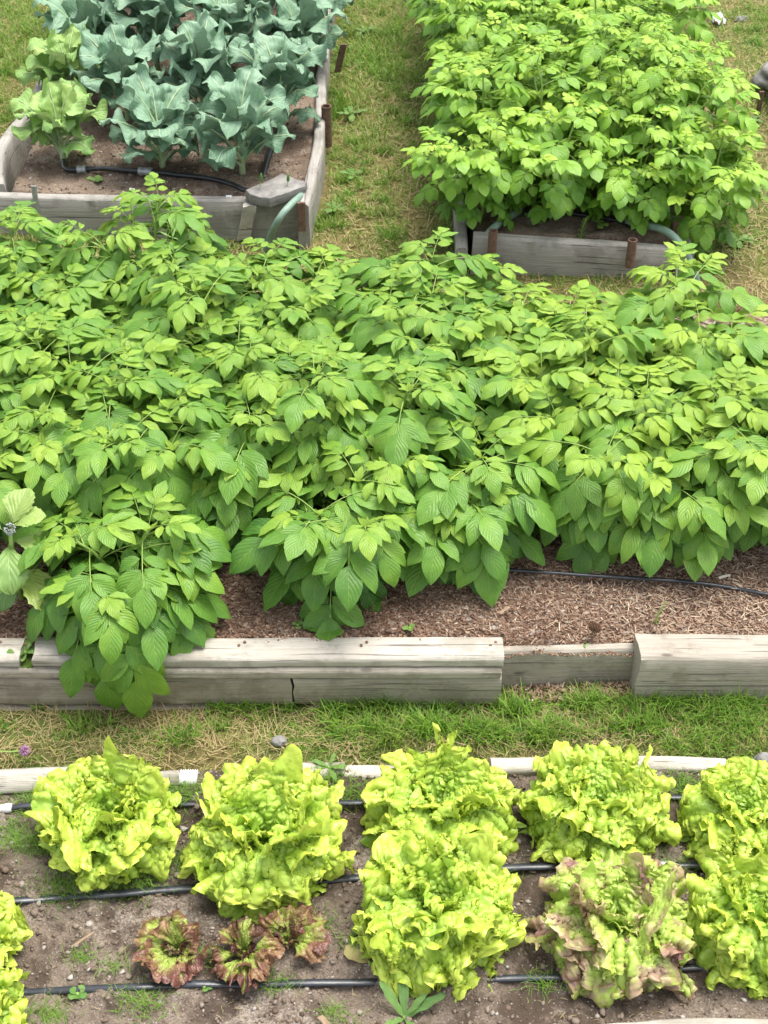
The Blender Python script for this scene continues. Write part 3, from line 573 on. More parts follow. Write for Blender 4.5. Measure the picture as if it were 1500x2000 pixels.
def post(name, u, v0, v1, y_, wd, dp, mat, label, cat, parent=None, lean=(0, 0), pipe=False, seed=0):
    """upright whose top is at pixel row v0 and foot at v1, standing at depth y_"""
    def zat(v):
        yy = (1000-v)/FPX; dy = math.cos(PITCH)+yy*math.sin(PITCH); dz = -math.sin(PITCH)+yy*math.cos(PITCH); return CH+dz*y_/dy
    yy = (1000-v0)/FPX; x = (u-750)/FPX*y_/(math.cos(PITCH)+yy*math.sin(PITCH)); z0, z1 = zat(v1), zat(v0)
    if pipe:
        mb = MB(); n = 12; P = [(lean[0]*(q/(n-1)-1), lean[1]*(q/(n-1)-1), z0+(z1-z0)*q/(n-1)) for q in range(n)]
        tube(mb, P, wd, 14, cap=False); tube(mb, [(0, 0, z1), (0, 0, z1-.03)], wd*.8, 14, cap=False)
        a = np.linspace(0, 2*PI, 14, endpoint=False); ring = np.stack([np.cos(a), np.sin(a), 0*a], 1); q = np.arange(14); q2 = (q+1) % 14
        mb.add(np.vstack([ring*wd+[0, 0, z1], ring*wd*.8+[0, 0, z1]]), np.stack([q, q2, q2+14, q+14], 1)); tube(mb, [(0, 0, z1-.028), (0, 0, z1-.03)], wd*.8, 14)
    else:
        mb = plank_mb(z1-z0, wd, dp, r=.002, warp=.001, seed=seed); V = mb.V
        for k in range(len(V)):
            v = V[k]; f = v[:, 0]/(z1-z0); V[k] = np.stack([v[:, 1]+lean[0]*(f-1), v[:, 2]-dp/2+lean[1]*(f-1), z0+v[:, 0]], 1)
        mb.F = [f[:, ::-1] for f in mb.F]
    o = mb.build(name, M[mat], None, smooth=pipe); o.location = (x, y_, 0)
    if parent: o.parent = parent; o.location = (x-parent.location[0], y_-parent.location[1], -parent.location[2]); return o
    return tag(o, label, cat)
post('metal_strap', 65, 363, 412, 4.055, .016, .006, 'galv', None, None, kb)
post('wooden_stake', 489, 400, 470, 4.012, .042, .022, 'wood_pale', 'short split wooden stake stained with rust against the kale bed front board', 'stake', lean=(.03, -.01), seed=3)
post('rusty_stake', 588, 395, 450, 3.97, .026, .010, 'rust', 'flat rusty iron stake at the front right corner of the kale bed', 'stake')
post('pipe_stake', 637, 207, 285, 4.60, .017, 0, 'rust', 'round rusty pipe stake at the middle of the kale bed right side board', 'stake', pipe=True)
post('rusty_stake', 671, 86, 140, 5.13, .024, .012, 'rust', 'flat rusty stake leaning outward near the far end of the kale bed side board', 'stake', lean=(.025, 0))
# slate slab
mb = MB(); a = np.array([(480, 371), (550, 339), (598, 357), (596, 364), (527, 388), (487, 381)]); top = np.array([W(u, v, .318) for u, v in a]); c0 = top.mean(0); top = top-c0; n = len(top)
ring = []
for q in range(n):
    for s_ in np.linspace(0, 1, 9, endpoint=False): ring.append(top[q]*(1-s_)+top[(q+1) % n]*s_)
ring = np.array(ring); ring[:, :2] *= (1+.03*vn(np.arange(len(ring))*.9, 2.))[:, None]; m = len(ring); lv = [(1.0, -.030), (1.02, -.018), (1.015, -.006), (.985, 0.), (.6, .001), (.25, .002)]
V = []
for k, (s_, z_) in enumerate(lv): r_ = ring*s_; r_[:, 2] = z_+.0035*vn(r_[:, 0]*25, r_[:, 1]*25, k*(k < 3)*1., 8); V.append(r_)
V = np.vstack(V+[[[0, 0, .002]]]); i, j = np.meshgrid(np.arange(len(lv)-1), np.arange(m), indexing='ij'); i = i.ravel(); j = j.ravel(); j2 = (j+1) % m; q = np.arange(m)
mb.add(V, [np.stack([i*m+j, i*m+j2, (i+1)*m+j2, (i+1)*m+j], 1), np.stack([(len(lv)-1)*m+q, (len(lv)-1)*m+(q+1) % m, np.full(m, len(lv)*m)], 1), q[None, ::-1]])
o = mb.build('slate_slab', M['slate'], smooth=True); o.data.set_sharp_from_angle(angle=math.radians(40)); o.location = c0; tag(o, 'flat grey slate slab lying on the front right corner of the kale bed', 'stone slab')
def plant_tag(u, v, label):
    p = W(u, v, .275); mb = MB(); q = lambda w, h, y, t: mb.add(np.array([[-w, y, t], [w, y, t], [w, y+.002, t+h], [-w, y+.002, t+h], [-w, y+.003, t], [w, y+.003, t], [w, y+.005, t+h], [-w, y+.005, t+h]]), np.array([[0, 1, 2, 3], [5, 4, 7, 6], [0, 4, 5, 1], [3, 2, 6, 7], [1, 5, 6, 2], [0, 3, 7, 4]]))
    q(.009, .030, 0, -.01); o = mb.build('plant_tag', M['white'], smooth=False); o.location = p; o.rotation_euler = (math.radians(-25), 0, R.uniform(-.3, .3))
    m2 = MB(); m2.add(np.array([[-.006, -.0006, .004], [.004, -.0006, .004], [.004, .0003, .014], [-.006, .0003, .014]]), np.array([[0, 1, 2, 3]])); m2.build('picture', M['stone'], o, False); tag(o, label, 'plant tag')
plant_tag(257, 380, 'small white plant tag in the kale bed soil below the middle kale plant')
plant_tag(447, 394, 'small white plant tag in the kale bed soil left of the slate slab')

# ================================================================== NARROW BED FRAME
nb = thing('raised_bed_frame', (.55, 3.84, .12), 'weathered grey plank frame of the narrow bed under the dense small leaved plants', 'raised bed')
plank('front_board', (.262, 3.835, .06), (.86, 3.80, .035), .036, .225, M['wood_grey'], nb, 31, warp=.004)
plank('front_board', (.255, 3.832, .0), (.86, 3.797, -.02), .036, .055, M['wood_grey'], nb, 32, warp=.004)
plank('side_board', (.238, 3.80, .05), (.238, 6.45, .05), .035, .205, M['wood_grey'], nb, 33, warp=.006)
plank('side_board', (.905, 3.78, .03), (.915, 6.45, .05), .05, .225, M['wood_grey'], nb, 34, warp=.006)
plank('back_board', (.26, 6.45, .05), (.88, 6.45, .05), .04, .22, M['wood_grey'], nb, 35)
post('pipe_stake', 963, 450, 520, 3.79, .0135, 0, 'rust', 'rusty pipe stake at the left of the narrow bed front board', 'stake', pipe=True)
post('pipe_stake', 1236, 468, 520, 3.765, .014, 0, 'rust', 'rusty pipe stake at the right of the narrow bed front board', 'stake', pipe=True)
post('rusty_stake', 1320, 432, 480, 3.88, .014, .010, 'rust', 'thin rusty stake behind the green hose loop at the narrow bed right corner', 'stake')
# right border bed
rb = thing('raised_bed_frame', (1.46, 5.0, .12), 'dark weathered bed side cut by the right border beside the rock', 'raised bed')
plank('side_board', (1.462, 5.12, .08), (1.50, 4.0, .08), .05, .20, M['wood_grey'], rb, 41, warp=.006)
plank('back_board', (1.44, 5.15, .08), (2.3, 5.17, .08), .045, .19, M['wood_grey'], rb, 42, warp=.006)
post('rusty_stake', 1488, 178, 236, 4.93, .016, .012, 'rust', 'dark rusty stake beside the bed at the right border below the rock', 'stake')
rock('rock', W(1524, 152, .22), (.10, .07, .06), M['stone'], 'dark grey rock at the right border beside the far bed', 'rock', 12)
rock('stone', W(1447, 42, .14), (.030, .022, .022), M['stone'], 'grey stone on the far lawn right of the white scrap', 'stone', 14)
rock('stone', W(1428, 73, .135), (.020, .016, .014), M['bark'], 'small tan stone on the far lawn below the white scrap', 'stone', 15)
g_ = np.linspace(-1, 1, 26); X, Y = np.meshgrid(g_, g_, indexing='ij'); k_ = .75+.25*vn(np.arctan2(Y, X)*2, 1.); mb = MB()
mb.add(np.stack([.034*X*k_, .05*Y*k_, .02*np.abs(vn(X*2.2, Y*2.2, 0., 61))+.012*vn(X*5, Y*5, 0., 62)+.01], -1), gridf(26, 26)[:, ::-1]); mb.add(np.stack([.034*X*k_, .05*Y*k_, .02*np.abs(vn(X*2.2, Y*2.2, 0., 61))+.012*vn(X*5, Y*5, 0., 62)+.008], -1), gridf(26, 26))
o = mb.build('paper_scrap', M['white']); o.location = W(1401, 44, .15); tag(o, 'crumpled white scrap on the grass at the far right of the small leaved bed', 'scrap')

# ================================================================== LETTUCES
def LP(u, v, z=.075): p = W(u, v, z); return (p[0], p[1], float(hz(p[0], p[1], z_let, 3))-.012)
lettuce('lettuce', LP(205, 1598), 'loose bright lettuce at the left end of the back row, low leaves spread sideways', 101, .150, loose=.25, n0=6)
lettuce('lettuce', LP(520, 1635), 'tall full bright green lettuce, second from the left in the back row', 102, .172)
lettuce('lettuce', LP(858, 1572), 'bright lettuce partly hidden behind the big front centre lettuce', 103, .158, loose=.1)
lettuce('lettuce', LP(848, 1778), 'largest bright green lettuce, front centre, standing over the front drip tape', 104, .176)
lettuce('lettuce', LP(1168, 1575), 'bright lettuce in the back row directly behind the red tinged one', 105, .156)
lettuce('lettuce', LP(1452, 1588), 'bright lettuce at the right end of the back row', 106, .135)
lettuce('lettuce', LP(1207, 1795), 'green lettuce with purplish red frilly leaf tips in the front row', 107, .160, mat='lettuce_red', loose=-.05)
lettuce('lettuce', LP(1480, 1798), 'bright lettuce cut by the right border beside the red tinged one in front', 108, .145)
lettuce('lettuce', LP(-108, 1815), 'bright lettuce cut by the left border, between the middle and front drip tapes', 109, .140)
lettuce('lettuce', LP(-82, 1975), 'bright lettuce leaves peeking in at the bottom left corner', 110, .125)
def small_lettuce(u, v, label, seed, leaves, mat='lettuce_dark', k=.82):
    rg = np.random.default_rng(seed); o = thing('red_lettuce', LP(u, v, .02), label, 'lettuce'); fo = MB(); he = MB()
    for (az, L, e0, e1, am) in leaves: lettuce_leaf(fo, rg, L*k, am, e0+.42, e1+.25, math.radians(az), .004, .8, 1., .3, rg.uniform(.3, .9), ns=34, nt=50, z0=.012, bl=.2)
    for q in range(5): lettuce_leaf(he, rg, .042*k, .7, 1.3, .7, q*1.3, .003, 1.2, 1., .5, rg.uniform(.1, .5), ns=22, nt=34, z0=.016, bl=.4)
    fo.build('foliage', M[mat], o); he.build('heart', M[mat], o)
small_lettuce(345, 1858, 'small red and green frilly lettuce, leftmost of the three seedlings on bare soil', 201, [(95, .085, 1.2, .5, .75), (60, .09, 1.1, .3, .7), (190, .10, .6, -.5, .8), (225, .07, .5, -.4, .8), (285, .10, .6, -.9, 1.0), (255, .08, .7, -.6, .9), (330, .06, .8, -.3, .8)])
small_lettuce(478, 1872, 'small dark maroon lettuce with narrow leaves in the middle of the three seedlings', 202, [(75, .095, 1.2, .5, .45), (110, .08, 1.1, .4, .4), (150, .08, .9, 0., .45), (200, .085, .6, -.4, .4), (245, .09, .6, -.6, .4), (275, .10, .5, -.7, .5), (320, .10, .7, -.6, .6), (350, .09, .8, -.5, .6), (300, .075, .9, -.2, .6)])
small_lettuce(560, 1842, 'small olive green lettuce with curled wide leaves, rightmost of the three seedlings', 203, [(100, .09, 1.1, .1, .9), (150, .075, .9, -.2, .8), (20, .10, .6, -.7, .9), (345, .09, .6, -.9, .9), (60, .07, 1., .2, .8)], 'lettuce_dark')

# ================================================================== KALE
KZ = .270
def KP(u, v): p = W(u, v, KZ); return (p[0], p[1], KZ)
kale('kale_plant', KP(124, 318), 'pale yellow green kale plant at the front left corner of the bed', 301, .235, 15, 'kale_pale', .22, rz=.7)
kale('kale_plant', KP(318, 332), 'blue green kale plant with bare pale leaf stalks at the front middle of the bed', 302, .255, 15, rz=-.5, stem_h=.06, up=.05)
kale('kale_plant', KP(474, 345), 'blue green kale plant with a bare pale stem at the front right of the bed', 303, .27, 15, rz=1.3, stem_h=.09, up=.1)
protos = [kale('kale_plant', KP(250, 236), 'blue green kale plant in the second row, between the pale and the middle front plants', 304, .27, 16, group='kale plants behind the front row', stem_h=.08, up=.1),
          kale('kale_plant', KP(400, 246), 'blue green kale plant in the second row, behind the front middle plant', 305, .28, 16, group='kale plants behind the front row', stem_h=.10, up=.15),
          kale('kale_plant', KP(548, 256), 'blue green kale plant in the second row beside the right side board', 306, .27, 16, group='kale plants behind the front row', stem_h=.10, up=.1)]
kale('kale_plant', KP(142, 205), 'pale yellow green kale plant in the second row at the left side board', 307, .25, 15, 'kale_pale', .15)
g3 = 'kale plants behind the front row'; q = 0
rows = ['third', 'fourth', 'fifth']; cols = ['at the left side of the bed', 'left of the bed middle', 'right of the bed middle', 'at the right side board']
for r_, (v, us) in enumerate([(150, (175, 310, 450, 585)), (70, (200, 330, 465, 602)), (-2, (225, 345, 480, 606))]):
    for c_, u in enumerate(us):
        p = KP(u, v); s_ = (q % 3); copy_thing(protos[s_], p, R.uniform(0, 6.28), R.uniform(.95, 1.12), 'blue green kale plant in the %s row back, %s' % (rows[r_], cols[c_]), g3); q += 1
rosette('seedling', KP(432, 322), 'small round leaved seedling left of the right kale plant stem', 'seedling', 311, 4, .055, .62, 'kale', (.1, .6), tint=.3)
rosette('seedling', KP(340, 338), 'fallen blue green leaf sprout in front of the middle kale plant', 'seedling', 312, 2, .065, .7, 'kale', (.0, .3), tint=.5, azs=[4.9, 3.4])

# ================================================================== POTATO PLANTS
gp = 'potato plants in the wide mulched bed'
PP = []
def zpt(x, y): return float(z_pot(np.float64(x), np.float64(y)))
def at_(u, v): p = W(u, v, .15); return (p[0], p[1], .15)
# front plants, one by one (foot of each plant as seen)
pl = at_(268, 1180)
ex = [((-.02, -.06, .06), math.radians(262), .25, -1.35, .19, .10, .5), ((-.05, -.05, .07), math.radians(245), .3, -1.1, .17, .09, .4), ((.01, -.06, .09), math.radians(275), .35, -1.5, .23, .10, .55), ((.03, -.05, .06), math.radians(292), .15, -1.2, .15, .085, .45), ((.06, -.03, .07), math.radians(310), .3, -1.0, .15, .085, .5)]
potato('potato_plant', pl, 'front left potato plant whose leaves hang over the timber wall', 'potato plant', 401, .21, .115, 6, .145, .086, group=gp, extra=ex, zmin=None)
potato('potato_plant', at_(655, 1095), 'front middle potato plant drooping low onto the mulch, right of the overhanging one', 'potato plant', 402, .24, .12, 6, .15, .090, group=gp, extra=[((.0, -.08, .10), math.radians(268), .1, -1.0, .17, .095, .3)])
potato('potato_plant', at_(880, 1050), 'front potato plant at the left end of the black tape on the mulch', 'potato plant', 403, .24, .115, 6, .15, .090, group=gp)
potato('potato_plant', at_(1165, 1030), 'front potato plant just behind the black tape, left of the rightmost front one', 'potato plant', 404, .21, .09, 5, .12, .08, group=gp, tone=.13)
potato('potato_plant', at_(1300, 1040), 'rightmost front potato plant, behind the black tape on the mulch', 'potato plant', 405, .23, .11, 5, .13, .08, group=gp, tone=.13)
potato('potato_plant', at_(1478, 1000), 'potato plant cut by the right border behind the black tape', 'potato plant', 406, .24, .11, 5, .13, .08, group=gp, tone=.13)
potato('potato_plant', at_(480, 1000), 'potato plant in the shade between the overhanging one and the drooping middle one', 'potato plant', 407, .24, .11, 6, .15, .088, group=gp)
protos = [potato('potato_plant', at_(215, 960), 'potato plant behind the pale toothed weed, left of the overhanging front one', 'potato plant', 408, .31, .14, 5, .155, .080, group=gp),
          potato('potato_plant', at_(320, 990), 'potato plant directly behind the overhanging front left one', 'potato plant', 409, .31, .15, 6, .155, .080, group=gp),
          potato('potato_plant', at_(745, 980), 'potato plant directly behind the drooping front middle one', 'potato plant', 410, .30, .14, 6, .15, .079, group=gp),
          potato('potato_plant', at_(580, 960), 'potato plant between the drooping front middle one and the dense middle rows', 'potato plant', 411, .32, .14, 6, .15, .079, group=gp)]
protoR = [potato('potato_plant', (.53, 2.70, .15), 'yellow green potato plant behind the left front plant by the black tape', 'potato plant', 421, .29, .14, 6, .148, .077, group=gp, tone=.16),
          potato('potato_plant', (.74, 2.68, .15), 'yellow green potato plant behind the two front plants by the black tape', 'potato plant', 422, .29, .14, 6, .148, .077, group=gp, tone=.18),
          potato('potato_plant', (.92, 2.66, .15), 'yellow green potato plant behind the plant cut by the right border', 'potato plant', 423, .29, .14, 6, .148, .077, group=gp, tone=.16)]
names = {0: 'second', 1: 'third', 2: 'fourth', 3: 'fifth'}
ordn = ['first', 'second', 'third', 'fourth', 'fifth', 'sixth', 'seventh', 'eighth', 'ninth', 'tenth', 'eleventh', 'twelfth']
q = 0
lay = [(2.72, 0, [-.93, -.70]), (2.88, 1, [-1.06, -.82, -.58, -.33, -.10, .07, .50, .70, .92, 1.12]), (3.09, 2, [-1.18, -.92, -.66, -.42, -.17, .08, .33, .58]), (3.32, 3, [-1.24, -1.0, -.76, -.52, -.28, -.06, .14])]
for y, r_, xs in lay:
    for c_, x in enumerate(xs):
        x += R.uniform(-.03, .03); yy = y+R.uniform(-.03, .03)-.06*(x > .5)*(r_ > 1)
        copy_thing((protos if x < .25+.2*math.sin(q*2.3) else protoR)[q % (4 if x < .25+.2*math.sin(q*2.3) else 3)], (x, yy, .15), R.uniform(0, 6.28), (R.uniform(.92, 1.08),)*2+(R.uniform(.74, 1.06),), 'leafy potato plant, %s from the left in the %s row back from the timber wall' % (ordn[c_], names[r_]), gp); q += 1
copy_thing(protoR[0], (.36, 3.20, .15), 3.2, (.9, .9, .72), 'potato plant at the back edge in front of the narrow bed front board', gp)
copy_thing(protoR[2], (.56, 3.20, .15), 4.2, (.9, .9, .72), 'low potato plant at the back edge left of the tall one by the green hose', gp)
copy_thing(protoR[1], (.80, 3.16, .15), 2.2, (1.0, 1.0, 1.08), 'tall potato plant at the back right, in front of the green hose loop', gp)
copy_thing(protos[2], (-1.08, 3.50, .15), .4, .95, 'potato plant at the back left corner of the wide bed', gp)
copy_thing(protos[3], (-.66, 3.48, .15), 1.1, (.95, .95, 1.08), 'tall potato plant at the back, in front of the kale bed front board', gp)
# small leaved bed
gs = 'small leaved plants in the narrow bed'
sp = [potato('bushy_plant', (.34+.02*k, 4.02+.0*k, .25), 'x', 'bushy plant', 450+k, .36, .14, 7, .115, .050, mat='potato_small', group=gs, nleaf=10, ns=6, ratio=.66) for k in range(3)]
spots = [[(.29, 3.95), (.53, 3.99), (.75, 3.96)], [(.32, 4.20), (.50, 4.18), (.70, 4.16), (.88, 4.14)], [(.32, 4.42), (.52, 4.40), (.71, 4.38), (.90, 4.36)], [(.31, 4.66), (.51, 4.64), (.71, 4.62), (.91, 4.60)], [(.31, 4.92), (.51, 4.90), (.72, 4.88), (.92, 4.86)], [(.31, 5.20), (.52, 5.18), (.73, 5.16), (.94, 5.14)], [(.33, 5.5), (.55, 5.48), (.76, 5.46), (.96, 5.44)], [(.35, 5.82), (.57, 5.80), (.79, 5.78), (.98, 5.76)], [(.37, 6.14), (.59, 6.12), (.81, 6.1), (1.0, 6.08)]]
q = 0
for r_, row in enumerate(spots):
    for c_, (x, y) in enumerate(row):
        lb = 'small leaved plant, %s from left in the %s row behind the narrow front board' % (ordn[c_], ordn[r_]); z = .25; s_ = R.uniform(.95, 1.1); zs = R.uniform(.95, 1.12)*(.8 if r_ == 0 else 1.0)
        if q < 3: sp[q]['label'] = lb; sp[q].location = (x, y, z); sp[q].scale = (s_, s_, zs)
        else: copy_thing(sp[q % 3], (x, y, z), R.uniform(0, 6.28), (s_, s_, zs), lb, gs)
        q += 1
copy_thing(sp[0], (1.0, 3.98, .15), 1.0, (1.0, 1.0, .9), 'small leaved plant fallen outside the narrow bed at its front right corner', gs)
copy_thing(sp[1], (1.0, 4.22, .15), 3.0, (1.05, 1.05, 1.1), 'small leaved plant spilling over the right side board behind the fallen one', gs)
copy_thing(sp[0], (-1.72, 5.2, .12), 4.0, .9, 'dark leafy plant cut by the left border on the far lawn')

# ================================================================== WEEDS AND ODDS
# pale toothed weed at the left border
o = thing('toothed_weed', (-.83, 2.37, .15), 'pale toothed weed with a yellowing leaf and a fuzzy bud at the left border', 'weed'); fo = MB(); sm = MB(); fl_ = MB(); rg = np.random.default_rng(77)
def big_leaf(base, az, e0, e1, L, wd, tint):
    ns, nt = 30, 15; s = np.linspace(0, 1, ns)[:, None]; t = np.linspace(-1, 1, nt)[None]; sd = int(rg.integers(1, 9999)); hw = L*wd*.5*np.maximum(.05, np.sin(PI*np.clip((s-.12)/.88, 0, 1)**1.25*.97)**.8)*(1+.07*np.sin(s*60)*np.abs(t)**3); hw[-1] = .003
    Y = hw*t; Z = .06*L*np.abs(t)*vn(s*6, t*2, 0., sd)+.15*hw*np.abs(t); V = bent_sheet(s*L+0*t, Y, Z, e0, e1, L, 1.2, az, base)
    fo.add(V, gridf(ns, nt), np.stack(np.broadcast_arrays((t+1)/2+0*s, s+0*t), -1), np.clip(tint+0*V[..., 0], 0, 1), np.abs(t)+0*s)
tube(sm, [(0, 0, -.02), (.0, 0, .1), (.01, -.01, .2)], [.007, .006, .004], 7)
big_leaf((.0, 0, .16), math.radians(-80), .3, -1.3, .13, .6, .6); big_leaf((.0, 0, .17), math.radians(-15), .35, -.7, .125, .55, .8); big_leaf((.01, 0, .2), math.radians(70), .9, .1, .10, .7, .85); big_leaf((.01, 0, .2), math.radians(10), .8, -.2, .085, .7, .85)
big_leaf((.0, 0, .19), math.radians(160), .6, -.4, .11, .6, .7); big_leaf((.0, -.01, .10), math.radians(-42), .25, -.95, .165, .50, 1.0); big_leaf((.0, 0, .08), math.radians(-100), .1, -.8, .10, .5, .3)
for i in range(60):
    a = rg.normal(size=3); a /= np.linalg.norm(a); c = np.array([.012, -.012, .212])+a*.010; tube(fl_, [c, c+a*.004], [.0022, .0006], 5)
o.scale = (1.05,)*3; fo.build('foliage', M['borage'], o); sm.build('stem', M['stem'], o); fl_.build('bud', M['galv'], o)
def zl_at(u, v): p = W(u, v, .01); return (p[0], p[1], float(hz(p[0], p[1], z_let, 3)))
rosette('dandelion', zl_at(790, 1990), 'pointed leaf dandelion in front of the biggest lettuce at the bottom edge', 'dandelion', 501, 6, .085, .22, 'borage', (.35, .8), tint=.35, azs=[2.4, .6, 1.6, .3, 4.0, 5.2], curl=(.0, .3))
rosette('seedling', zl_at(152, 1945), 'round leaved seedling in front of the front drip tape at the left', 'seedling', 502, 5, .018, .85, 'weed', (.1, .7))
rosette('seedling', zl_at(400, 1935), 'three leaved seedling below the middle of the three red seedlings', 'seedling', 503, 4, .016, .85, 'weed', (.1, .7))
rosette('seedling', zl_at(540, 1782), 'round bluish seedling at the foot of the second lettuce', 'seedling', 504, 6, .017, .9, 'kale', (.1, .5), tint=.4)
rosette('weed', zl_at(228, 1722), 'upright two leaved weed below the leftmost lettuce', 'weed', 505, 4, .038, .4, 'weed', (.6, 1.2), tint=.8)
rosette('weed', zl_at(643, 1512), 'narrow leaved weed on the grey slab at the back of the lettuce bed', 'weed', 506, 6, .045, .28, 'weed', (.2, .9), tint=.7)
rosette('weed', zl_at(1205, 1685), 'small weed by the middle drip tape behind the red tinged lettuce', 'weed', 507, 5, .03, .35, 'weed', (.2, .8))
p = W(50, 1275, .14); rosette('weed', (p[0], p[1], .136), 'small weed growing in the mossy notch of the timber wall', 'weed', 508, 9, .045, .34, 'weed', (.1, 1.2), tint=.6)
for (u, v, lb, sd) in [(582, 1226, 'tiny green sprout on the mulch between the two front potato plants', 509), (1155, 1252, 'tiny yellow green sprout on the mulch near the pine cone', 510), (120, 1242, 'clover like sprout behind the timber wall under the overhanging potato plant', 511), (800, 1235, 'tiny sprout on the mulch at the middle of the timber wall', 512)]:
    p = W(u, v, .145); rosette('sprout', (p[0], p[1], float(hz(p[0], p[1], z_pot, 23, .6))), lb, 'sprout', sd, 5, .018, .75, 'weed', (.1, .9), tint=.85)
for (u, v, lb, sd, L) in [(686, 256, 'broad leaved dandelion on the lawn beside the round pipe stake', 521, .07), (712, 96, 'low plantain weed on the bright far lawn between the beds', 522, .05), (690, 378, 'low broadleaf weed on the lawn right of the slate slab', 523, .05), (1440, 480, 'low broadleaf weed on bare earth right of the green hose loop', 524, .06), (1462, 250, 'broadleaf weed near the bed at the right border', 525, .06), (20, 420, 'leafy weed at the front left corner of the kale bed', 526, .07), (655, 440, 'small weed on the lawn between the beds near the potato tops', 527, .045)]:
    p = W(u, v, .13); rosette('dandelion' if 'dand' in lb else 'weed', (p[0], p[1], float(ground_z(p[0], p[1]))+.004), lb, 'weed', sd, 8, L, .34, 'weed', (.15, .8), tint=.7)
for (u, v, lb, sd) in [(1040, 432, 'small round leaved weed on the narrow bed soil, left', 531), (1170, 440, 'small round leaved weed on the narrow bed soil, right', 532), (1000, 412, 'pale young weed above the hose in the narrow bed', 533), (190, 358, 'tiny green seedling on the kale bed soil near the metal strap', 534)]:
    p = W(u, v, .265); rosette('weed', p, lb, 'weed', sd, 7, .035, .6, 'weed', (.2, .9), tint=.75)
def feather(name, loc, label, seed, h, n, cat='weed', lean=(0, 0), L=.03, flower=False):
    rg = np.random.default_rng(seed); o = thing(name, loc, label, cat); sm = MB(); ll = LeafList(); P = np.array([(lean[0]*t*t, lean[1]*t*t, h*t) for t in np.linspace(0, 1, 12)]); tube(sm, P, np.linspace(.0022, .0008, 12), 5); sm.build('stem', M['stem'], o)
    for i in range(n):
        t = (i+1)/n; p = P[min(11, int(t*11))]; a = i*2.4; e = .5; l = L*(1.1-.6*t); d = np.array([math.cos(a)*math.cos(e), math.sin(a)*math.cos(e), math.sin(e)]); ll.put(p, d, np.array([0, 0, 1.]), l, l*.16, rg.uniform(0, .8), .2, rg.uniform(.5, .9))
    mb = MB(); ll.emit(mb, ns=5, nt=3, seed=seed); mb.build('foliage', M['weed'], o); return o
feather('tall_weed', (-.545, 3.26, .15), 'tall narrow leaved weed rising among the back potato plants', 541, .48, 34, L=.075)
p = W(1280, 1218, .15); feather('sprig', p, 'thin pale feathery sprig leaning on the straw mulch at the right', 542, .06, 24, 'weed', (.02, .01), .012)
feather('fern_weed', W(1133, 472, .24), 'ferny weed hanging on the narrow bed front board', 543, .10, 40, 'weed', (.01, -.03), .022)
p = W(1340, 1640, .01); feather('fern_weed', (p[0], p[1], .01), 'thin feathery weed on the soil left of the rightmost back lettuce', 544, .07, 26, 'weed', (.01, -.01), .028)
# grass ears beside the slate
for k, (u, v, h, lb) in enumerate([(508, 396, .10, 'green grass ear standing in front of the slate slab'), (560, 392, .09, 'thin grass ear at the right of the slate slab')]):
    p = W(u, v, .27); o = thing('grass_ear', p, lb, 'grass'); sm = MB(); tube(sm, [(0, 0, -.01), (.003, 0, h*.5), (.008, 0, h)], [.0015, .0012, .001], 5); sm.build('stem', M['stem'], o)
    mb = MB(); tube(mb, [(.007+.002*t, 0, h*(.72+.3*t)) for t in np.linspace(0, 1, 8)], [.001, .004, .0048, .005, .0048, .004, .003, .001], 8); mb.build('ear', M['weed'], o)
# chive flower
p = W(48, 1466, .03); o = thing('chive_flower', p, 'fallen pink chive flower on a green stem in the grass at the left', 'flower'); mb = MB(); rg = np.random.default_rng(5)
for i in range(90):
    a = rg.normal(size=3); a /= np.linalg.norm(a); tube(mb, [a*.003, a*.0085, a*.0125], [.0006, .0022, .0004], 4, cap=False)
mb.build('flower_head', M['pink'], o); sm = MB(); tube(sm, [(0, 0, 0), (-.03, .0, -.004), (-.07, .003, -.006), (-.11, .0, -.01)], .0018, 6); sm.build('stem', M['stem'], o)
# pine cone
p = W(1160, 1233, .15); mb = MB(); rg = np.random.default_rng(9)
tube(mb, [(0, 0, -.018), (0, 0, -.01), (0, 0, .008), (0, 0, .02)], [.004, .010, .009, .003], 10)
for i in range(70):
    t = i/69; a = i*2.4; r = .0125*math.sin(PI*(.12+.8*t))**.7; z = -.017+.036*t; c = np.array([math.cos(a), math.sin(a), 0]); s_ = np.array([-math.sin(a), math.cos(a), 0]); u_ = np.array([0, 0, 1.])
    q0 = c*r*.5+u_*z; mb.add(np.array([q0-s_*.002, q0+s_*.002, c*(r+.003)+u_*(z+.001)+s_*.0032, c*(r+.003)+u_*(z+.001)-s_*.0032, c*(r+.0022)+u_*(z+.0035)]), [np.array([[0, 1, 2, 3]]), np.array([[3, 2, 4], [1, 0, 4]]), np.array([[0, 3, 4], [2, 1, 4]])])
o = mb.build('pine_cone', M['cone'], smooth=False); o.location = p+np.array([0, 0, .012]); o.scale = (.78, .78, .78); o.rotation_euler = (1.35, .3, .8); tag(o, 'small brown pine cone lying on the mulch behind the low board', 'pine cone')
def stick(u, v, z, L, w, rz, mat, label, seed=0, cat='wood chip', nm='wood_chip'):
    o = plank_mb(L, w, w*.35, r=w*.12, warp=.002, seed=seed, bow=w*.2).build(nm, M[mat]); p = W(u, v, z); o.location = p; o.rotation_euler = (.1, -.06, rz); tag(o, label, cat)
stick(625, 1985, .03, .035, .012, -1.0, 'bark', 'torn reddish wood chip on the soil at the bottom edge left of the dandelion', 1)
stick(145, 1848, .025, .042, .005, .7, 'bark', 'pale broken twig on the bare soil at the left', 2, 'twig', 'twig')
stick(975, 1200, .165, .03, .008, .75, 'bark', 'pale tan wood chip on the reddish mulch', 3)
stick(1405, 1130, .17, .028, .006, .3, 'wood_pale', 'bleached wood chip behind the black tape at the right', 4)
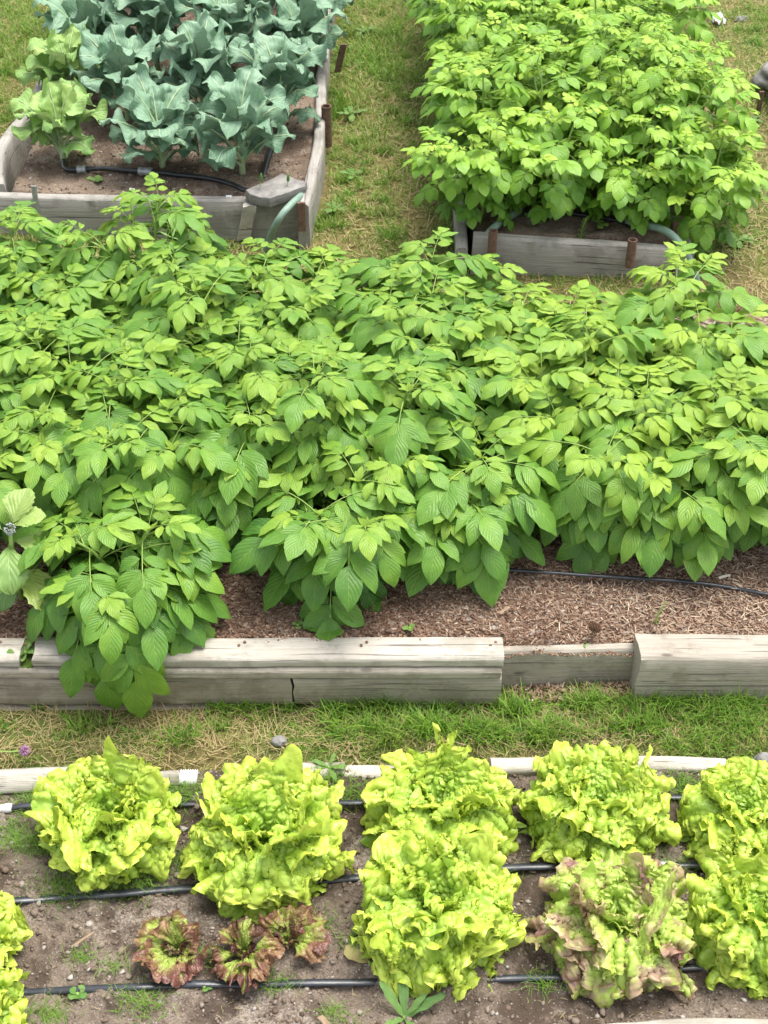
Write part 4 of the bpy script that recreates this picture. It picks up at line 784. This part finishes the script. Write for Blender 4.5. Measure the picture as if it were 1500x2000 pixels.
stick(1000, 1222, .165, .04, .004, -.3, 'cone', 'dark twig on the mulch above the gap in the wall', 5, 'twig', 'twig')
o = rosette('fallen_leaf', zl_at(722, 1888), 'yellowed dry leaf at the left foot of the biggest lettuce', 'leaf', 551, 1, .075, .6, 'yellow', (.1, .3), azs=[2.5])
o = rosette('fallen_leaf', KP(150, 305), 'yellow old leaf at the foot of the pale kale plant', 'leaf', 552, 2, .06, .5, 'yellow', (.1, .3), azs=[.2, .9])

# ================================================================== SCATTERED STUFF
def blades(name, P, H, wd, tint, mat, lean=.5, nl=4, flat=None, seed=0):
    rg = np.random.default_rng(seed); K = len(P); az = rg.uniform(0, 2*PI, K); le = np.abs(rg.normal(lean, .25, K)); bend = rg.uniform(.2, 1.4, K)
    if flat is not None: le = np.where(flat, rg.uniform(1.35, 1.6, K), le); bend = np.where(flat, rg.uniform(-.3, .3, K), bend)
    t = np.linspace(0, 1, nl); ang = le[:, None]+bend[:, None]*t[None]**1.5; dt = 1/(nl-1)
    r = np.concatenate([np.zeros((K, 1)), np.cumsum(np.sin(ang[:, 1:])*dt, 1)], 1)*H[:, None]; z = np.concatenate([np.zeros((K, 1)), np.cumsum(np.cos(ang[:, 1:])*dt, 1)], 1)*H[:, None]
    if flat is not None: z = np.where(flat[:, None], np.abs(z)+rg.uniform(.0, .012, (K, 1)), z)
    c = np.stack([np.cos(az), np.sin(az), 0*az], 1); fa = az+PI/2+rg.uniform(-.5, .5, K); s = np.stack([np.cos(fa), np.sin(fa), 0*az], 1)
    w = wd[:, None]*(1-.88*t[None]**1.6)*.5
    C = P[:, None]+r[..., None]*c[:, None]; C[..., 2] += z
    V = np.stack([C-w[..., None]*s[:, None], C+w[..., None]*s[:, None]], 2)
    mb = MB(); mb.add(V, gridf(nl, 2, K), None, np.repeat(tint, nl*2)); return tag(mb.build(name, M[mat]), kind='stuff')
def grass_area(name, x0, x1, y0, y1, dens, h, wd, seed, skip, greenf, zoff=-.003, dry=.5):
    rg = np.random.default_rng(seed); n = int((x1-x0)*(y1-y0)*dens); x = rg.uniform(x0, x1, n); y = rg.uniform(y0, y1, n); g = greenf(x, y)+.35*fbm(x*5, y*5, 0., 3, seed)+.25*vn(x*22, y*22, 0., seed+1)
    keep = ~skip(x, y) & (rg.random(n) < np.clip(.62+.5*g, .18, 1)); x, y, g = x[keep], y[keep], g[keep]; n = len(x)
    isg = rg.random(n) < np.clip(.62+g*.75, .15, .97); tint = np.where(isg, np.clip(.62+.2*rg.normal(size=n)+.1*g, .34, 1), rg.uniform(0, .32, n))
    H = h*np.where(isg, np.clip(.75+.9*g, .35, 1.9), rg.uniform(.5, 1.3, n))*rg.uniform(.5, 1.25, n); flat = (~isg) & (rg.random(n) < .45)
    z = ground_z(x, y)+zoff; blades(name, np.stack([x, y, z], 1), H, wd*rg.uniform(.6, 1.3, n), tint, 'grass', .55, 4, flat, seed)
def tufts(name, pts, seed, h=.07):
    rg = np.random.default_rng(seed); P = []; T = []; H = []
    for (u, v, n, s_) in pts:
        p = W(u, v, .01 if v > 1300 else .15); q = np.stack([rg.normal(p[0], .022*s_, n), rg.normal(p[1], .013*s_, n)], 1); P.append(q); T.append(np.clip(rg.normal(rg.uniform(.6, .92), .1, n), .36, 1)); H.append(h*s_*rg.uniform(.4, 1.25, n))
    P = np.concatenate(P); T = np.concatenate(T); H = np.concatenate(H); K = len(P); y = np.where(P[:, 1] < 2.3, np.clip(P[:, 1], 1.99, 2.166), P[:, 1]); ok = (y > 3) | (P[:, 0] > -9)
    blades(name, np.column_stack([P[:, 0], y, ground_z(P[:, 0], y)-.002]), H, rg.uniform(.0018, .0038, K), T, 'grass', .35, 5, None, seed)
tp = [(R.uniform(640, 1520), R.uniform(1350, 1440), 60, R.uniform(.5, 1.0)) for _ in range(46)]+[(R.uniform(-20, 700), R.uniform(1375, 1440), 40, R.uniform(.4, .7)) for _ in range(12)]+[(u, 1385, 45, .75) for u in (470, 520, 560, 650, 700, 740, 800, 900, 1290, 1340, 1400, 1460)]+[(350, 1440, 90, .9), (430, 1380, 90, .7), (830, 1425, 160, 1.0), (760, 1440, 120, 1.), (930, 1430, 160, 1.), (1060, 1440, 120, .9), (1030, 1330, 60, .6), (1200, 1330, 60, .6)]
tufts('tall_grass', tp, 73)
tp = [(R.uniform(640, 800), R.uniform(20, 480), 40, R.uniform(.5, 1.0)) for _ in range(50)]+[(R.uniform(612, 670), R.uniform(200, 460), 30, R.uniform(.5, .9)) for _ in range(26)]+[(R.uniform(1400, 1500), R.uniform(10, 120), 40, .7) for _ in range(16)]+[(R.uniform(-10, 60), R.uniform(60, 250), 40, .8) for _ in range(14)]+[(R.uniform(850, 900), R.uniform(380, 500), 40, 1.) for _ in range(10)]+[(912, 385, 60, 1.5), (690, 300, 70, .8)]
tufts('tall_lawn_grass', tp, 74)
skipA = lambda x, y: (y > 2.175-.0*(x > 0)) & ~((x > .28) & (x < .59) & (y < 2.222))
grass_area('strip_grass', -1.5, 1.5, 1.99, 2.24, 60000, .040, .0024, 71, lambda x, y: skipA(x, y) | ((y > 2.165) & ((x > .60) | (x < .27))), lambda x, y: -.12+.50*np.clip(x*1.2+.1, -1, 1)-.25*np.clip((y-2.10)*9, 0, 1)*(x < .2))
inb = lambda x, y: ((x > -1.26) & (x < -.19) & (y > 4.03) & (y < 7)) | ((x > .22) & (x < .93) & (y > 3.8) & (y < 6.5)) | ((x > 1.44) & (y > 3.9) & (y < 5.2))
grass_area('lawn_grass', -2.3, 2.2, 3.62, 6.9, 20000, .042, .0034, 72, inb, lambda x, y: .02+.35*np.clip((y-4.6)/1.2, -.6, .8)*(x < 1.0)-.35*((x > 1.0) & (y < 5.0)), dry=.5)
# feathery weeds on the lettuce bed
def patch(name, pts, n, r, h, seed, zf, tint=(.55, .95)):
    rg = np.random.default_rng(seed); Q = []
    for (u, v, k) in pts:
        p = W(u, v, .01); q = rg.normal(size=(int(n*k), 2))*r*np.array([1., .6])*k**.5+p[:2]; Q.append(q)
    Q = np.concatenate(Q); Q = Q[(Q[:, 1] > 1.31) & (Q[:, 1] < 1.975)]; z = hz(Q[:, 0], Q[:, 1], *zf); K = len(Q)
    blades(name, np.column_stack([Q, z]), h*rg.uniform(.4, 1.3, K), rg.uniform(.0009, .0017, K), rg.uniform(*tint, K), 'grass', .6, 4, None, seed)
patch('feathery_weeds', [(75, 1555, 1.3), (150, 1545, .8), (30, 1625, 1.), (60, 1650, .8), (200, 1725, 1.4), (265, 1720, 1.), (120, 1735, .7), (330, 1560, 1.), (345, 1545, .7), (330, 1690, .7), (255, 1695, .8), (650, 1530, .5), (1330, 1540, .6), (1350, 1560, .5), (1110, 1510, .3), (970, 1715, .35), (1300, 1705, .4), (410, 1880, .25), (160, 1870, .25), (225, 1890, .2), (85, 1985, .5), (280, 1965, .6), (540, 1925, .3), (1060, 1925, .3), (700, 1845, .3), (620, 1800, .3), (690, 1560, .5), (660, 1990, .3)], 330, .035, .030, 81, (z_let, 3, 1.0))
patch('straw_bits', [(x_, y_, .5) for x_, y_ in [(100, 1800), (300, 1800), (450, 1980), (700, 1960), (1100, 1980), (1300, 1960), (1000, 1780), (200, 1950), (600, 1860)]], 22, .05, .02, 82, (z_let, 3, 1.0), (0., .3))
def chips(name, P, size, tint, mat, seed, asp=(2., 5.), tilt=.35):
    rg = np.random.default_rng(seed); K = len(P); L = size*rg.uniform(.5, 1.5, K); w = L/rg.uniform(*asp, K); th = w*rg.uniform(.2, .5, K); az = rg.uniform(0, 2*PI, K)
    c = np.stack([np.cos(az), np.sin(az), rg.normal(0, tilt, K)], 1); c = unit(c); s = unit(np.stack([-np.sin(az), np.cos(az), rg.normal(0, tilt, K)], 1)); n = np.cross(c, s)
    co = np.array([(-1, -.7, -1), (1, -1, -1), (.8, 1, -1), (-1, .9, -1), (-.9, -.7, 1), (.9, -.8, 1), (.8, .8, 1), (-1, .7, 1)])*.5
    V = P[:, None]+co[None, :, 0:1]*(L[:, None]*c)[:, None]+co[None, :, 1:2]*(w[:, None]*s)[:, None]+co[None, :, 2:3]*(th[:, None]*n)[:, None]
    f = np.array([[3, 2, 1, 0], [4, 5, 6, 7], [0, 1, 5, 4], [1, 2, 6, 5], [2, 3, 7, 6], [3, 0, 4, 7]]); F = (f[None]+8*np.arange(K)[:, None, None]).reshape(-1, 4)
    mb = MB(); mb.add(V, F, None, np.repeat(tint, 8)); return tag(mb.build(name, M[mat], smooth=False), kind='stuff')
rg = np.random.default_rng(90); n = 52000; x = rg.uniform(-1.3, 1.3, n); y = 2.22+rg.beta(1., 2.2, n)*.85; z = hz(x, y, z_pot, 23, .6)+.003; k = np.clip(.42+.2*rg.normal(size=n)+.16*np.clip(x*1.2-.3, -1, 1)+.18*fbm(x*5, y*5, 0., 3, 91)+.08*(x < -.2), 0, 1)
chips('bark_chips', np.stack([x, y, z], 1), .0074, k, 'chip', 92)
n = 1900; x = np.clip(rg.normal(.80, .33, n), -1.2, 1.3); y = 2.24+rg.beta(1.2, 2.2, n)*.5; ok = rg.random(n) < np.clip(.25+x, .1, 1); x, y = x[ok], y[ok]; z = hz(x, y, z_pot, 23, .6)+.008
chips('straw_mulch', np.stack([x, y, z], 1), .017, np.clip(.82+.1*rg.normal(size=len(x)), .5, 1), 'chip', 93, (8., 18.), .22)
n = 500; x = rg.uniform(.28, .60, n); y = rg.uniform(2.175, 2.222, n); chips('spilled_mulch', np.stack([x, y, ground_z(x, y)+.012], 1), .010, np.clip(.5+.25*rg.normal(size=n), 0, 1), 'chip', 94)
def lumps(name, P, size, tint, mat, seed):
    rg = np.random.default_rng(seed); K = len(P); ico = [(0, 0, 1)]+[(.894*math.cos(i*1.2566), .894*math.sin(i*1.2566), .447) for i in range(5)]+[(.894*math.cos(i*1.2566+.628), .894*math.sin(i*1.2566+.628), -.447) for i in range(5)]+[(0, 0, -1)]
    f = [(0, 1+i, 1+(i+1) % 5) for i in range(5)]+[(1+i, 6+i, 1+(i+1) % 5) for i in range(5)]+[(1+(i+1) % 5, 6+i, 6+(i+1) % 5) for i in range(5)]+[(11, 6+(i+1) % 5, 6+i) for i in range(5)]
    ico = np.array(ico); V = ico[None]*rg.uniform(.55, 1.45, (K, 12, 1))*rg.uniform(.7, 1.25, (K, 1, 3))*np.array([1, 1, .7])*size[:, None, None]+P[:, None]; F = (np.array(f)[None]+12*np.arange(K)[:, None, None]).reshape(-1, 3)
    mb = MB(); mb.add(V, F, None, np.repeat(tint, 12)); return tag(mb.build(name, M[mat], smooth=True), kind='stuff')
n = 9000; x = rg.uniform(-1.1, 1.1, n); y = rg.uniform(1.32, 1.97, n); s = .0012+.0045*rg.random(n)**5+.0016*rg.random(n); z = hz(x, y, z_let, 3)+s*.3
lumps('soil_crumbs', np.stack([x, y, z], 1), s, np.clip(.58+.2*rg.normal(size=n)+.3*(rg.random(n) < .08), 0, 1), 'clod', 95)
n = 90; x = rg.uniform(-1., 1., n); y = rg.uniform(1.34, 1.96, n); s = rg.uniform(.003, .009, n); lumps('soil_clods', np.stack([x, y, hz(x, y, z_let, 3)+s*.2], 1), s, np.clip(.72+.12*rg.normal(size=n), 0, 1), 'clod', 96)
n = 4000; x = rg.uniform(-1.18, -.26, n); y = 4.1+rg.beta(1, 2, n)*1.6; s = .0015+.004*rg.random(n)**4; lumps('bed_crumbs', np.stack([x, y, hz(x, y, *zk)+s*.3], 1), s, np.clip(.55+.25*rg.normal(size=n)+.3*(rg.random(n) < .1), 0, 1), 'clod', 97)

# ================================================================== LIGHT, WORLD, CAMERA
w = bpy.data.worlds.new('World'); sc.world = w; w.use_nodes = True; nt = w.node_tree; bg = nt.nodes['Background']
sky = nt.nodes.new('ShaderNodeTexSky'); sky.sky_type = 'NISHITA'; sky.sun_disc = False; D = np.array([.25, .18, .95]); D /= np.linalg.norm(D)
sky.sun_elevation = math.asin(D[2]); sky.sun_rotation = math.atan2(D[0], D[1]); sky.air_density = 1.0; sky.dust_density = 3.5; sky.ozone_density = .6
hs = nt.nodes.new('ShaderNodeHueSaturation'); hs.inputs['Saturation'].default_value = .30; nt.links.new(sky.outputs[0], hs.inputs['Color']); nt.links.new(hs.outputs[0], bg.inputs[0]); bg.inputs[1].default_value = .15
from mathutils import Vector
sd_ = bpy.data.lights.new('sun', 'SUN'); sd_.energy = 1.7; sd_.angle = math.radians(34); sd_.color = (1, .95, .86); so = bpy.data.objects.new('sun', sd_); COL.objects.link(so); so.rotation_euler = Vector(D).to_track_quat('Z', 'Y').to_euler(); so.location = (2, 2, 8)
cd = bpy.data.cameras.new('camera'); cam = bpy.data.objects.new('camera', cd); COL.objects.link(cam); cam.location = (0, 0, CH); cam.rotation_euler = (math.radians(90)-PITCH, 0, 0)
cd.sensor_fit = 'VERTICAL'; cd.sensor_height = 36; cd.sensor_width = 27; cd.lens = FPX/2000*36; cd.clip_start = .05; cd.clip_end = 500; sc.camera = cam
cd.dof.use_dof = True; cd.dof.focus_distance = 3.1; cd.dof.aperture_fstop = 16
v = sc.view_settings; v.view_transform = 'Standard'; v.look = 'None'; v.gamma = 1; v.use_curve_mapping = False; v.exposure = 1.18
sc.render.engine = 'CYCLES'; cy = sc.cycles; cy.max_bounces = 6; cy.diffuse_bounces = 4; cy.glossy_bounces = 2; cy.transmission_bounces = 4; cy.transparent_max_bounces = 4; cy.caustics_reflective = False; cy.caustics_refractive = False
cy.use_denoising = True; cy.denoiser = 'OPENIMAGEDENOISE'; cy.denoising_input_passes = 'RGB_ALBEDO_NORMAL'
